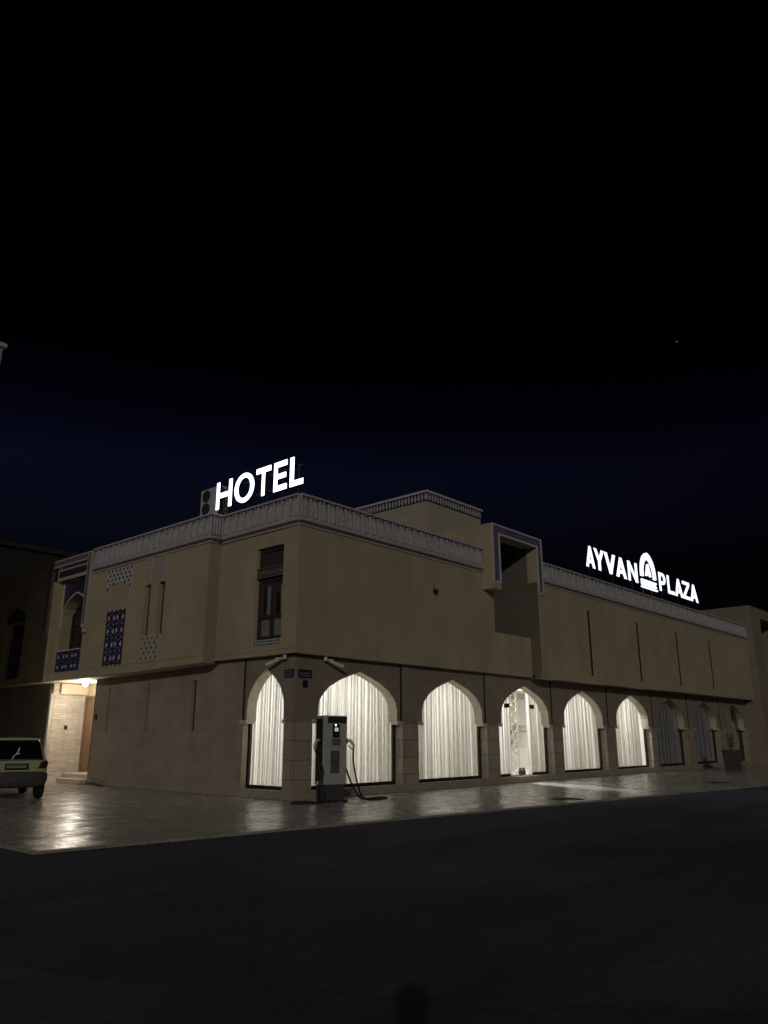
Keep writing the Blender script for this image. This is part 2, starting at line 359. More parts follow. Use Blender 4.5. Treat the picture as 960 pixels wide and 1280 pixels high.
# keep the first row under kerb even where the kerb line passes y=-2.5
p2 = MB(); p2.v = p.v; p2.f = p.f
tag(p2.build('pavement', M['paving'], recalc=False), kind='structure')
k = MB()
n = 60
for i in range(n):
    x0 = -8.15 + i * 1.0; x1 = x0 + .985
    y0, y1 = kerb_y(x0), kerb_y(x1)
    dz = random.uniform(-.003, .003)
    b_ = len(k.v)
    k.v += [(x0, y0, -.2), (x1, y1, -.2), (x1, y1 + .12, -.2), (x0, y0 + .12, -.2), (x0, y0, .004 + dz), (x1, y1, .004 + dz), (x1, y1 + .12, .004 + dz), (x0, y0 + .12, .004 + dz)]
    k.f += [tuple(b_ + q for q in f) for f in ((0, 1, 5, 4), (1, 2, 6, 5), (2, 3, 7, 6), (3, 0, 4, 7), (4, 5, 6, 7))]
for i in range(11):
    y0 = -3.95 + .12 + i * 1.0
    k.box(-8.15, -8.03, y0, y0 + .985, -.2, .006)
tag(k.build('kerb', M['kerb'], bevel=.012), kind='structure')

# ================================================================== HOTEL
H = empty('hotel_building', (0, 0, 0))
tag(H, 'two-storey beige corner hotel with a row of lit pointed-arch windows and carved parapet', 'hotel')
ZI, ZS, ZT = 1.90, .20, 3.62
PROF = [(1.57, ZI), (1.565, 2.25), (1.52, 2.42), (1.42, 2.56), (1.19, 2.77), (.81, 2.965), (.38, 3.115), (0, 3.235)]
def arch_pts(c, s=1.0, dz=0.0, grow=0.0):
    L = [(c - x * s - grow, z + dz) for x, z in PROF[:-1]] + [(c, PROF[-1][1] + dz)] + [(c + x * s + grow, z + dz) for x, z in reversed(PROF[:-1])]
    return L
DEP = .30
def arch_bay(m, up, lo, rev, lorev, u0, u1, c, s, hbL, hbR):
    """adds to the upper brick (up), lower slab (lo) and reveal meshes the wall round one arched opening"""
    pts = arch_pts(c, s); ht = 1.57 * s
    F = lambda mb, poly, n_: mb.face([m(u, n_, z) for u, z in poly])
    for i in range(len(pts) - 1):
        (ua, za), (ub, zb) = pts[i], pts[i + 1]
        if abs(ub - ua) > 1e-6:
            F(up, [(ua, za), (ub, zb), (ub, ZT), (ua, ZT)], 0)
        rev.face([m(ua, 0, za), m(ub, 0, zb), m(ub, -.33, zb), m(ua, -.33, za)])
        F(up, [(ua, za), (ub, zb), (ub, ZT), (ua, ZT)], -.33) if abs(ub - ua) > 1e-6 else None
    F(up, [(u0, ZI), (c - ht, ZI), (c - ht, ZT), (u0, ZT)], 0); F(up, [(c + ht, ZI), (u1, ZI), (u1, ZT), (c + ht, ZT)], 0)
    F(up, [(u0, ZI), (c - ht, ZI), (c - ht, ZT), (u0, ZT)], -.33); F(up, [(c + ht, ZI), (u1, ZI), (u1, ZT), (c + ht, ZT)], -.33)
    P = .025
    for a0, a1 in ((u0, c - hbL), (c + hbR, u1)):
        F(lo, [(a0, ZS), (a1, ZS), (a1, ZI), (a0, ZI)], P); F(lo, [(a0, ZS), (a1, ZS), (a1, ZI), (a0, ZI)], -.33)
        lo.face([m(a0, 0, ZI), m(a1, 0, ZI), m(a1, P, ZI), m(a0, P, ZI)])
    F(lo, [(u0, 0), (u1, 0), (u1, ZS), (u0, ZS)], P); F(lo, [(u0, 0), (u1, 0), (u1, ZS), (u0, ZS)], -.33)
    lorev.face([m(c - hbL, P, ZS), m(c - hbL, P, ZI), m(c - hbL, -.33, ZI), m(c - hbL, -.33, ZS)])
    lorev.face([m(c + hbR, P, ZS), m(c + hbR, P, ZI), m(c + hbR, -.33, ZI), m(c + hbR, -.33, ZS)])
    lorev.face([m(c - hbL, P, ZS), m(c + hbR, P, ZS), m(c + hbR, -.33, ZS), m(c - hbL, -.33, ZS)])
    # underside of the brick where the arch springs in from the wider opening
    rev.face([m(c - hbL, 0, ZI), m(c - ht, 0, ZI), m(c - ht, -.33, ZI), m(c - hbL, -.33, ZI)])
    rev.face([m(c + hbR, 0, ZI), m(c + ht, 0, ZI), m(c + ht, -.33, ZI), m(c + hbR, -.33, ZI)])

CENT = [2.40, 6.68, 10.93, 15.20, 19.62, 23.80, 28.25, 32.60]
BOUND = [-.0, 4.54, 8.80, 13.06, 17.40, 21.71, 26.02, 30.42, 35.0]
up, lo, rev, lorev, imp = MB(), MB(), MB(), MB(), MB()
for i, c in enumerate(CENT):
    arch_bay(RF, up, lo, rev, lorev, BOUND[i], BOUND[i + 1], c, 1.0, 1.77, 1.77)
    for sgn in (-1, 1):
        a0, a1 = sorted((c + sgn * 1.545, c + sgn * 1.80))
        imp.fbox(RF, a0, a1, -.235, .035, ZI - .07, ZI + .03)
LC = 1.14
upL, loL = MB(), MB()
arch_bay(LF, upL, loL, rev, lorev, 0, 2.02, LC, .475, .80, .98)
for sgn, w in ((-1, .82), (1, 1.01)):
    a0, a1 = sorted((LC + sgn * .72, LC + sgn * w)); imp.fbox(LF, a0, a1, -.235, .035, ZI - .07, ZI + .03)
up.v, up.f = up.v, up.f
up.build('brick_wall', M['brick'], H, recalc=False)
upL.build('brick_wall', M['brick'], H, recalc=False)
cf = MB(); cf.box(-.025, 0, -.025, 0, 0, ZI); cf.build('corner_stone', M['slab'], H)
lo.build('stone_base', M['slab'], H, recalc=False); loL.build('stone_base', M['slab'], H, recalc=False)
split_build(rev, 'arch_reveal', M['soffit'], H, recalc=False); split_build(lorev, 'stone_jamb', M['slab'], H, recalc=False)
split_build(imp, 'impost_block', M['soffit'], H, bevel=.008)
# plinth
pl = MB(); pl.fbox(RF, -.06, 35, .026, .075, -.05, .155); pl.fbox(LF, -.02, 10.02, .026, .075, -.05, .155)
pl.build('plinth', M['slab'], H, bevel=.01)
# dark strips paint in groove shade between the bays, a raised pier beside each
jt, pr = MB(), MB()
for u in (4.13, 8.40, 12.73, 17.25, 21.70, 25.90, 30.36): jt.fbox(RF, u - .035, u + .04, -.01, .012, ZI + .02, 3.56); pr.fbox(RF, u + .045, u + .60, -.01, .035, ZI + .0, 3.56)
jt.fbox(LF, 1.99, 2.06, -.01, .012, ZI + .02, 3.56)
split_build(jt, 'groove_shade_strip', M['groove_shade'], H); split_build(pr, 'brick_pier', M['brick'], H)

# rectangular wall with rectangular holes
def holed_wall(mb, rv, m, u0, u1, z0, z1, holes, n_out, n_in, back=True, ends=True):
    us = sorted({u0, u1, *[h[0] for h in holes], *[h[1] for h in holes]}); zs = sorted({z0, z1, *[h[2] for h in holes], *[h[3] for h in holes]})
    for a0, a1 in zip(us, us[1:]):
        for b0, b1 in zip(zs, zs[1:]):
            cu, cz = (a0 + a1) / 2, (b0 + b1) / 2
            if any(h[0] < cu < h[1] and h[2] < cz < h[3] for h in holes): continue
            mb.face([m(a0, n_out, b0), m(a1, n_out, b0), m(a1, n_out, b1), m(a0, n_out, b1)])
            if back: mb.face([m(a0, n_in, b0), m(a1, n_in, b0), m(a1, n_in, b1), m(a0, n_in, b1)])
    for a0, a1, b0, b1 in holes:
        for q in ([(a0, b0), (a0, b1)], [(a1, b0), (a1, b1)], [(a0, b0), (a1, b0)], [(a0, b1), (a1, b1)])[:3 if b1 >= z1 else 4]:
            rv.face([m(q[0][0], n_out, q[0][1]), m(q[1][0], n_out, q[1][1]), m(q[1][0], n_in, q[1][1]), m(q[0][0], n_in, q[0][1])])
    for q in ([(u0, z0), (u1, z0)], [(u0, z1), (u1, z1)], [(u0, z0), (u0, z1)], [(u1, z0), (u1, z1)])[0 if ends else 0:4 if ends else 1]:
        mb.face([m(q[0][0], n_out, q[0][1]), m(q[1][0], n_out, q[1][1]), m(q[1][0], n_in, q[1][1]), m(q[0][0], n_in, q[0][1])])

ZO, ZC = 3.55, 6.98
# ---- lower left (lane) wall with three slit niches
w = MB(); rv_ = MB()
SL = [(4.25, 4.47, 1.65, 3.08), (6.70, 6.86, 1.65, 3.08), (9.05, 9.19, 1.62, 3.05)]
holed_wall(w, rv_, LF, 2.02, 10.06, 0, 3.6, SL, 0, -.18, back=False)
nb_ = MB()
for h in SL: nb_.face([LF(h[0], -.10, h[2]), LF(h[1], -.10, h[2]), LF(h[1], -.10, h[3]), LF(h[0], -.10, h[3])])  # dark backs put the niches' shade into the colour
split_build(nb_, 'niche_shade_back', M['brown'], H, recalc=False); w.build('lane_wall', M['sidewall'], H, recalc=False); split_build(rv_, 'slit_niche', M['sidewall'], H, recalc=False)
# shallow plinth course line on the lane wall
q = MB(); q.fbox(LF, 2.05, 10.02, -.01, .022, .0, .33); q.build('plinth_course', M['sidewall'], H, bevel=.01)

# ---- upper walls
uw, ur = MB(), MB()
PORT = (8.90, 11.20, 4.95, 8.30)
holed_wall(uw, ur, RF, -.2, 11.2, ZO, ZC, [(PORT[0], PORT[1], PORT[2], ZC)], .2, -.2, ends=False)
WINU = (.37, 1.49, 3.80, 6.50)
holed_wall(uw, ur, LF, -.2, 3.18, ZO, ZC, [WINU], .2, .0, ends=False)
SLOT2 = [(c - .10, c + .10, 3.80, 6.38) for c in (15.05, 19.58, 23.98, 28.34)]
holed_wall(uw, ur, RF, 11.2, 34.6, 3.52, ZC, SLOT2, .6, .3, ends=False)
for h in SLOT2:
    pass
uw.build('plaster_wall', M['plaster'], H, recalc=False); split_build(ur, 'plaster_reveal', M['plaster'], H, recalc=False)
sl = MB()
for h in SLOT2: sl.fbox(RF, h[0] + .002, h[1] - .002, .40, .585, h[2] + .002, h[3] - .002)
split_build(sl, 'slit_panel', M['brown'], H)
# undersides
so = MB(); so.box(11.2, 34.6, -.3, .02, 3.523, 3.62); so.build('overhang_soffit', M['plaster'], H)
# return of the second section where it steps forward
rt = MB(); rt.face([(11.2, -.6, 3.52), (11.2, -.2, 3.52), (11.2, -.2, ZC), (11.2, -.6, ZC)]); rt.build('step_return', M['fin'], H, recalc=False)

def zbot(y): return 3.49 - .022 * (min(max(y, 3.18), 8.6) - 3.18)
# ---- upper left section, set forward, with openings
lw, lr = MB(), MB()
SLOTL = [(5.38, 5.72, 4.48, 6.07), (6.16, 6.50, 4.48, 6.07)]
PORTL = (10.24, 12.60, 3.66, 7.42)
WIN2 = (14.85, 16.55, 3.62, 5.75)
holed_wall(lw, lr, LF, 3.18, 26, 3.40, ZC, SLOTL + [(PORTL[0], PORTL[1], PORTL[2], ZC), WIN2], .6, .2, back=False, ends=False)
lw.v = [(x, y, zbot(y) if abs(z - 3.40) < .001 else z) for x, y, z in lw.v]
lw.build('plaster_wall', M['plaster'], H, recalc=False); split_build(lr, 'plaster_reveal', M['plaster'], H, recalc=False)
r2 = MB(); r2.face([(-.6, 3.18, 3.49), (-.2, 3.18, 3.49), (-.2, 3.18, ZC), (-.6, 3.18, ZC)]); r2.build('step_return', mat('shade-browned plaster', (.28, .225, .155), .85, var=.14, scale=.9), H, recalc=False)  # browner than the wall, to paint in shade on the return
# lip moulding low on the left section and on the corner section
lp = MB()
for a0, a1 in ((3.2, 10.1),):
    lp.fbox(LF, a0, a1, .601, .62, 3.67, 3.695)
lp.fbox(LF, -.18, 3.16, .201, .215, 3.68, 3.70)
lp.build('plaster_lip', M['plaster'], H)
# soffit over the lane (porch ceiling)
s2 = MB()
yy = [3.18, 8.6, 26]
for y0, y1 in zip(yy, yy[1:]):
    s2.face([(-.2, y0, zbot(y0)), (1.6, y0, zbot(y0)), (1.6, y1, zbot(y1)), (-.2, y1, zbot(y1))])
    s2.face([(-.2, y0, 3.6), (1.6, y0, 3.6), (1.6, y1, 3.6), (-.2, y1, 3.6)])
s2.face([(-.6, 3.18, 3.49), (-.6, 8.6, 3.371), (-.2, 8.6, 3.371), (-.2, 3.18, 3.49)]); s2.face([(-.6, 8.6, 3.371), (-.6, 26, 3.371), (-.2, 26, 3.371), (-.2, 8.6, 3.371)])
s2.build('porch_ceiling', M['cream'], H, recalc=False)

# slot windows on the left wing
for a0, a1, b0, b1 in SLOTL:
    fr = MB()
    fr.fbox(LF, a0 + .001, a1 - .001, .32, .40, b0 + .001, b1 - .001)
    fr.fbox(LF, a0 + .002, a0 + .14, .40, .56, b0 + .002, b1 - .002)
    fr.build('slit_window', M['brown'], H)
# latticed strips above them
vs, vd = MB(), MB()
for a0, a1 in ((5.40, 5.68), (6.18, 6.46)):
    vs.fbox(LF, a0, a1, .60, .612, 6.12, 6.92)
    for i in range(9):
        z = 6.16 + i * .083
        for j in range(3):
            u = a0 + .05 + j * .09 + (.03 if i % 2 else 0)
            vd.fbox(LF, u - .018, u + .018, .610, .616, z, z + .05)
split_build(vs, 'tile_strip', M['tile_pale'], H); vd.build('tile_pattern', M['tile_dark'], H)
# scattered dark diamonds below the slots
dd, db = MB(), MB()
db.fbox(LF, 5.44, 6.54, .60, .606, 3.72, 4.46)
for i in range(5):
    for j in range(4):
        u = 5.58 + j * .27 + (.12 if i % 2 else 0); z = 3.80 + i * .145
        if u < 6.5: dd.prism(LF, [(u - .042, z), (u, z - .05), (u + .042, z), (u, z + .05)], .604, .614)
db.build('perforated_panel', M['trim'], H); dd.build('perforation', M['tile_dark'], H)
# arched tile panel
at, ad_ = MB(), MB()
at.prism(LF, [(7.31, 6.14), (7.55, 6.28), (7.85, 6.36), (8.1, 6.385), (8.35, 6.36), (8.65, 6.28), (8.89, 6.14), (8.89, 6.86), (7.31, 6.86)], .60, .615)
for i in range(5):
    for j in range(7):
        u = 7.40 + j * .235 + (.11 if i % 2 else 0); z = 6.22 + i * .145
        lim = 6.40 - abs(u - 8.1) ** 2 * .38
        if u < 8.84 and z > lim - .02 and z < 6.83: ad_.prism(LF, [(u - .055, z), (u, z - .065), (u + .055, z), (u, z + .065)], .613, .622)
at.build('arched_tile_panel', M['tile_pale'], H); ad_.build('tile_pattern', M['tile_dark'], H)

# blue lattice window : pale backing, cobalt lattice bars
def lattice(a0, a1, b0, b1, n_, cols, rows_, name, thick=.045):
    bk = MB(); bk.fbox(LF, a0, a1, n_ - .03, n_, b0, b1); bk.build(name + '_backing', M['tile_pale'], H)
    L = MB(); du, dz = (a1 - a0) / cols, (b1 - b0) / rows_
    def bar(p, q, t=thick):
        d = Vector((q[0] - p[0], q[1] - p[1])); l = d.length; d /= l; nn = Vector((-d.y, d.x)) * t / 2
        L.prism(LF, [(p[0] + nn.x, p[1] + nn.y), (p[0] - nn.x, p[1] - nn.y), (q[0] - nn.x, q[1] - nn.y), (q[0] + nn.x, q[1] + nn.y)], n_ + .002 + random.uniform(0, .004), n_ + .03 + random.uniform(0, .006))
    for i in range(cols):
        for j in range(rows_):
            u, z = a0 + i * du, b0 + j * dz; cu, cz = u + du / 2, z + dz / 2
            bar((u, z), (u + du, z + dz)); bar((u + du, z), (u, z + dz)); bar((cu, z + dz * .12), (cu, z + dz * .88), thick * .8)
            bar((u, cz - dz * .22), (cu, z)); bar((u, cz + dz * .22), (cu, z + dz)); bar((u + du, cz - dz * .22), (cu, z)); bar((u + du, cz + dz * .22), (cu, z + dz))
    for i in range(cols + 1): bar((a0 + i * du, b0), (a0 + i * du, b1), thick * .9)
    L.build(name, M['tile_lattice'], H)
M['tile_lattice'] = mat('glazed cobalt lattice', (.028, .028, .085), .35, var=.3, scale=15)
lattice(7.55, 8.62, 3.70, 5.44, .602, 2, 4, 'tile_lattice', .052)

# ---- left portal : tiled frame round a deep arched niche with balcony lattice
pf, pw, pb = MB(), MB(), MB()
o0, o1, z0, z1 = 9.92, 13.08, 5.08, 7.74
T = .28
pf.fbox(LF, o0, o0 + T, .60, .72, z0, z1); pf.fbox(LF, o1 - T, o1, .60, .72, z0, z1); pf.fbox(LF, o0 + T, o1 - T, .60, .72, z1 - T, z1)
pf.build('portal_frame', M['trim'], H, bevel=.01)
t_ = MB()
t_.fbox(LF, o0 + .07, o0 + T - .07, .715, .728, z0 + .12, z1 - .06); t_.fbox(LF, o1 - T + .07, o1 - .07, .715, .728, z0 + .12, z1 - .06); t_.fbox(LF, o0 + T, o1 - T, .715, .728, z1 - T + .07, z1 - .06)
t_.build('portal_tile_border', M['tile_blue'], H)
pb.fbox(LF, o0 + .02, o0 + T - .04, .60, .69, z0 - .18, z0 - .003); pb.fbox(LF, o1 - T + .04, o1 - .02, .60, .69, z0 - .18, z0 - .003); split_build(pb, 'portal_bracket', M['trim'], H, bevel=.015)
# frieze boxes inside the frame top
fz = MB(); fz.fbox(LF, PORTL[0], PORTL[1], .50, .58, 6.98, 7.44); fz.build('portal_frieze', M['trim'], H)
fz = MB(); fz.fbox(LF, PORTL[0] + .1, PORTL[1] - .1, .575, .592, 7.10, 7.34); fz.build('portal_frieze_tile', M['tile_dark'], H)
# arch screen in the niche
ac, azo, azs = 11.45, 6.46, 5.55
ap = [(-.98, azs), (-.96, 5.75), (-.86, 5.98), (-.62, 6.2), (-.32, 6.36), (0, azo)]
ap = [(ac + u, z) for u, z in ap] + [(ac - u, z) for u, z in reversed(ap[:-1])]
sp, sr = MB(), MB()
nA = .34
for i in range(len(ap) - 1):
    (ua, za), (ub, zb) = ap[i], ap[i + 1]
    sp.face([LF(ua, nA, za), LF(ub, nA, zb), LF(ub, nA, 6.98), LF(ua, nA, 6.98)])
    sr.face([LF(ua, nA, za), LF(ub, nA, zb), LF(ub, -.1, zb), LF(ua, -.1, za)])
for a0, a1 in ((PORTL[0], ac - .98), (ac + .98, PORTL[1])):
    sr.face([LF(a0, nA, 3.66), LF(a1, nA, 3.66), LF(a1, nA, 6.98), LF(a0, nA, 6.98)])
for u in (ac - .98, ac + .98): sr.face([LF(u, nA, 3.66), LF(u, nA, azs), LF(u, -.1, azs), LF(u, -.1, 3.66)])
sp.build('spandrel_tile', M['tile_dark'], H, recalc=False); sr.build('niche_wall', M['plaster'], H, recalc=False)
we = MB()
for i in range(len(ap) - 1):
    (ua, za), (ub, zb) = ap[i], ap[i + 1]
    we.prism(LF, [(ua, za), (ub, zb), (ub, zb + .06), (ua, za + .06)], nA, nA + .02)
we.fbox(LF, ac - 1.04, ac - .985, nA, nA + .018, 5.3, 6.92); we.fbox(LF, ac + .985, ac + 1.04, nA, nA + .018, 5.3, 6.92); we.fbox(LF, ac - 1.04, ac + 1.04, nA, nA + .018, 6.925, 6.975)
we.build('arch_edging', M['white_trim'], H)
wb = MB(); wb.fbox(LF, ac - .98, ac + .98, -.16, -.10, 3.66, 6.5); wn = wb.build('arched_window', M['dark_glass'], H)
wf = MB()
for u in (ac - .95, ac - .3, ac + .3, ac + .95): wf.fbox(LF, u - .035, u + .035, -.10, -.05, 4.0, 6.2)
wf.fbox(LF, ac - .98, ac + .98, -.10, -.055, 5.2, 5.28); wf.build('window_frame', M['brown'], wn)
lattice(ac - .98 - .1, ac + .78, 3.68, 4.40, .43, 3, 2, 'balcony_lattice', .06)
bl = MB(); bl.fbox(LF, ac - 1.1, ac + .80, .40, .47, 4.40, 4.44); bl.build('balcony_rail', M['white_trim'], H)

# far left arched window in shadow
aw = MB(); aw.fbox(LF, WIN2[0], WIN2[1], .22, .26, WIN2[2], WIN2[3]); awo = aw.build('arched_window', M['dark_glass'], H)
ah = MB(); ah.prism(LF, [(14.85, 5.751), (16.55, 5.751), (16.5, 5.95), (16.3, 6.15), (15.7, 6.36), (15.1, 6.15), (14.9, 5.95)], .601, .606); ah.build('window_arch', M['dark_glass'], awo)
ae = MB()
for (ua, za), (ub, zb) in zip([(14.78, 5.75), (14.83, 5.97), (15.05, 6.2), (15.7, 6.43), (16.35, 6.2), (16.57, 5.97), (16.62, 5.75)], [(14.83, 5.97), (15.05, 6.2), (15.7, 6.43), (16.35, 6.2), (16.57, 5.97), (16.62, 5.75), (16.62, 5.7)]):
    ae.prism(LF, [(ua, za), (ub, zb), (ub, zb + .06), (ua, za + .06)], .60, .63)
ae.build('window_surround', M['trim'], awo)
lattice(15.0, 16.4, 3.64, 5.2, .36, 3, 3, 'window_lattice', .06)

# ---- upper corner window with transom
cw = MB(); a0, a1 = WINU[0], WINU[1]; n0, n1 = .02, .10
for (p0, p1) in ((a0, a0 + .09), (a1 - .12, a1)): cw.fbox(LF, p0, p1, n0, n1, 3.98, 6.50)
for (q0, q1) in ((3.98, 4.08), (4.55, 4.64), (5.56, 5.66), (5.93, 6.0), (6.40, 6.50)): cw.fbox(LF, a0 + .09, a1 - .12, n0 + .002, n1 - .002, q0, q1)
cw.fbox(LF, .84, .96, n0 + .004, n1 + .01, 4.08, 5.56)
cwo = cw.build('casement_window', M['brown'], H)
pn = MB(); pn.fbox(LF, a0 + .05, a1 - .05, n0 + .03, n0 + .036, 4.0, 6.45); pn.build('pane', M['glass'], cwo)
bn = MB(); bn.fbox(LF, a0, a1, .04, .17, 5.68, 5.92); bn.build('transom_band', mat('dim band', (.06, .055, .05), .7, var=.2, scale=12), cwo)
bd = MB()
for i in range(7): bd.fbox(LF, a0 + .08 + i * .145, a0 + .17 + i * .145, .165, .178, 5.75, 5.85)
bd.fbox(LF, a0, a1, .165, .20, 5.655, 5.68); bd.fbox(LF, a0, a1, .165, .20, 5.92, 5.945)
bd.build('band_moulding', M['recess'], cwo)
cp = MB()
def pleat(mb, m, u0, u1, n_, z0, z1, wl=.11, amp=.03, rnd=random):
    us = []; u = u0
    steps = max(8, int((u1 - u0) / .008)); ph = rnd.uniform(0, 6.28); off = 0
    prof = []
    for i in range(steps + 1):
        u = u0 + (u1 - u0) * i / steps
        off += rnd.uniform(-.03, .03)
        k = 2 * math.pi / wl * (1 + .25 * math.sin(u * 2.1 + ph)) 
        du = -wl * .23 * math.sin(2 * (u * 2 * math.pi / wl + 1.3 * math.sin(u * 3.1 + ph) + off))
        prof.append((u + du, amp * math.sin(u * 2 * math.pi / wl + 1.3 * math.sin(u * 3.1 + ph) + off) + amp * .45 * math.sin(u * 2 * math.pi / (wl * 2.7) + ph)))
    zsN = 5
    amp_w = wl * .20
    for i in range(steps):
        for j in range(zsN):
            t0, t1 = j / zsN, (j + 1) / zsN
            za, zb = z0 + (z1 - z0) * t0, z0 + (z1 - z0) * t1
            (ua, na), (ub, nb) = prof[i], prof[i + 1]
            def pt(u, n__, t, z):
                # folds are tight at the rail, wander and open out towards the hem
                sway = .035 * (1 - t) * math.sin(u * 3.7 + ph) + .012 * math.sin(u * 11 + t * 5)
                gather = math.cos(n__ / max(amp, 1e-4) * 1.5)
                return m(min(max(u + sway, u0 - .03), u1 + .03), n_ + n__ * (1.2 - .35 * t), z)
            mb.face([pt(ua, na, t0, za), pt(ub, nb, t0, za), pt(ub, nb, t1, zb), pt(ua, na, t1, zb)])
cp = MB()
pleat(cp, LF, a0 + .1, .80, -.12, 4.1, 5.6, .09, .02); pleat(cp, LF, 1.0, a1 - .14, -.12, 4.1, 5.6, .09, .02)
split_build(cp, 'window_curtain', M['curtain_grey'], cwo, recalc=False)
lp2 = MB(); lp2.fbox(LF, a0 + .09, a1 - .12, .03, .05, 4.08, 4.55); lp2.build('lower_panel', M['parapet_back'], cwo)
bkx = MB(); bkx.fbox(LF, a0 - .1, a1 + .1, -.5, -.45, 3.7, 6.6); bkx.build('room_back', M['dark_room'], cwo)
ts = MB(); ts.fbox(LF, a0 + .003, a1 - .003, .12, .215, 3.80, 3.97); ts.build('sill_tile', M['tile_pale'], H)
td = MB()
for i in range(11):
    for j in range(2):
        u = a0 + .06 + i * .10; td.fbox(LF, u - .028, u + .028, .21, .222, 3.82 + j * .075, 3.87 + j * .075)
td.build('tile_pattern', M['tile_dark'], H)
sg = MB(); sg.fbox(LF, a1 + .0, a1 + .02, .20, .215, 3.72, 6.95); sg.fbox(LF, a0 - .02, a0, .20, .212, 3.72, 6.95); sg.build('plaster_line', M['plaster'], H)

# ---- parapets
PARA, CORN, CTIL, PBACK = MB(), MB(), MB(), MB()
def parapet(m, u0, u1, n_, z0=ZC, z1=7.78, step=.34, plain=False):
    CORN.fbox(m, u0, u1, n_ - .25, n_ + .03, z0 - .06, z0 + .0)
    CORN.fbox(m, u0, u1, n_ - .25, n_ + .075, z0 + .062, z0 + .125)
    CTIL.fbox(m, u0, u1, n_ - .2, n_ + .045, z0 + .0, z0 + .062)
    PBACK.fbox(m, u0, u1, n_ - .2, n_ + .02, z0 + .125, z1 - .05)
    PARA.fbox(m, u0, u1, n_ - .22, n_ + .10, z1 - .05, z1)
    PARA.fbox(m, u0, u1, n_ + .019, n_ + .05, z0 + .125, z0 + .18)
    k_ = max(1, round((u1 - u0) / step)); st = (u1 - u0) / k_
    zt = z1 - .05
    for i in range(k_):
        c = u0 + (i + .5) * st
        # a panel with a bracketed arched head on thin posts
        PARA.fbox(m, c - st / 2, c - st / 2 + .05, n_ + .019, n_ + .058, z0 + .18, zt)
        if plain and i % 2: 
            PARA.fbox(m, c - st * .3, c + st * .3, n_ + .019, n_ + .04, z0 + .18, zt - .10); continue
        PARA.fbox(m, c - st * .26, c + st * .26, n_ + .019, n_ + .038, z0 + .2, zt - .17)
        PARA.prism(m, [(c - st * .26, zt - .17), (c + st * .26, zt - .17), (c + st * .20, zt - .11), (c, zt - .06), (c - st * .20, zt - .11)], n_ + .019, n_ + .037)
        PARA.prism(m, [(c - .045, zt), (c + .045, zt), (c + .02, zt - .05), (c - .02, zt - .05)], n_ + .019, n_ + .06)
        for du in (-.11, 0, .11):
            PARA.fbox(m, c + du * st / .4 - .012, c + du * st / .4 + .012, n_ + .037, n_ + .05, z0 + .22, zt - .19)
parapet(RF, -.2, 8.25, .2); parapet(LF, -.2, 3.13, .2); parapet(LF, 3.18 - .04, 9.9, .6)
parapet(RF, 11.58, 34.7, .6, plain=True)
# return of the forward parapet facing the letters
CORN.box(-.6, -.2, 3.07, 3.16, ZC + .062, ZC + .125); CTIL.box(-.6, -.2, 3.095, 3.15, ZC, ZC + .062); PBACK.box(-.58, -.2, 3.12, 3.15, ZC + .125, 7.73); PARA.box(-.7, -.2, 3.04, 3.15, 7.7305, 7.7795)
for i in range(4): PARA.box(-.58 + i * .1, -.545 + i * .1, 3.085, 3.125, ZC + .18, 7.73)
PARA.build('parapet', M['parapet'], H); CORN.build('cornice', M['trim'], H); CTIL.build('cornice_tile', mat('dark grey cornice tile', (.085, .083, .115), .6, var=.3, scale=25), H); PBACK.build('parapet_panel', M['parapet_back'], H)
# left wing beyond the portal: plain coping
cpg = MB(); cpg.fbox(LF, 13.1, 26, .2, .62, ZC, 7.62); cpg.fbox(LF, 13.1, 26, .18, .66, 7.62, 7.70); cpg.build('plain_parapet', M['plaster'], H)
# roof slabs
rf = MB(); rf.box(.2, 8.8, .0, 1.7, 6.90, 6.98); rf.box(11.25, 34.6, 0, 1.7, 6.9, 6.98); rf.box(.2, 34.6, 1.7, 13, 6.90, 6.98); rf.box(-.2, .2, .2, 26, 6.90, 6.975); rf.box(.2, 9, 13, 26, 6.90, 6.975); rf.build('roof', M['trim'], H)
bw = MB(); bw.box(2.0, 34.6, 12.9, 13, 0, 6.9); bw.box(8.9, 9, 13, 26, 0, 6.9); bw.box(34.5, 34.6, .3, 12.9, 0, 6.9); bw.build('rear_wall', M['plaster'], H)

# ---- right portal : pylons, tile border, deep recess
P0, P1, PZ = 8.25, 11.56, 8.64
pt = MB()
pt.box(P0, P0 + .48, -.65, 1.6, 6.34, PZ - .35)            # left pylon running back over the roof
pt.box(P0, P1, -.65, 1.6, PZ - .35, PZ)                    # lintel
pt.box(P1 - .36, P1, -.65, -.602, 6.50, PZ - .35)          # right strip on the forward section
pt.box(P1 - .36, P1, -.598, 1.6, ZC, PZ - .35)
pt.build('portal_frame', M['plaster'], H)
tb = MB()
tb.box(P0 + .09, P0 + .37, -.664, -.648, 6.62, PZ - .06); tb.box(P0 + .37, P1 - .09, -.664, -.648, PZ - .29, PZ - .06); tb.box(P1 - .29, P1 - .09, -.664, -.648, 6.62, PZ - .29)
tb.build('portal_tile_border', M['tile_blue'], H)
wt = MB()
for b4 in ((P0, P0 + .085, 6.55, PZ), (P0 + .375, P0 + .48, 6.55, PZ - .35), (P1 - .085, P1, 6.55, PZ), (P1 - .36, P1 - .295, 6.55, PZ - .35)): wt.box(b4[0], b4[1], -.672, -.65, b4[2], b4[3])
wt.box(P0 + .085, P1 - .085, -.672, -.65, PZ - .055, PZ); wt.box(P0 + .375, P1 - .295, -.671, -.65, PZ - .37, PZ - .30); wt.box(P0 + .085, P0 + .375, -.671, -.65, 6.55, 6.615)
wt.build('portal_moulding', M['white_trim'], H)
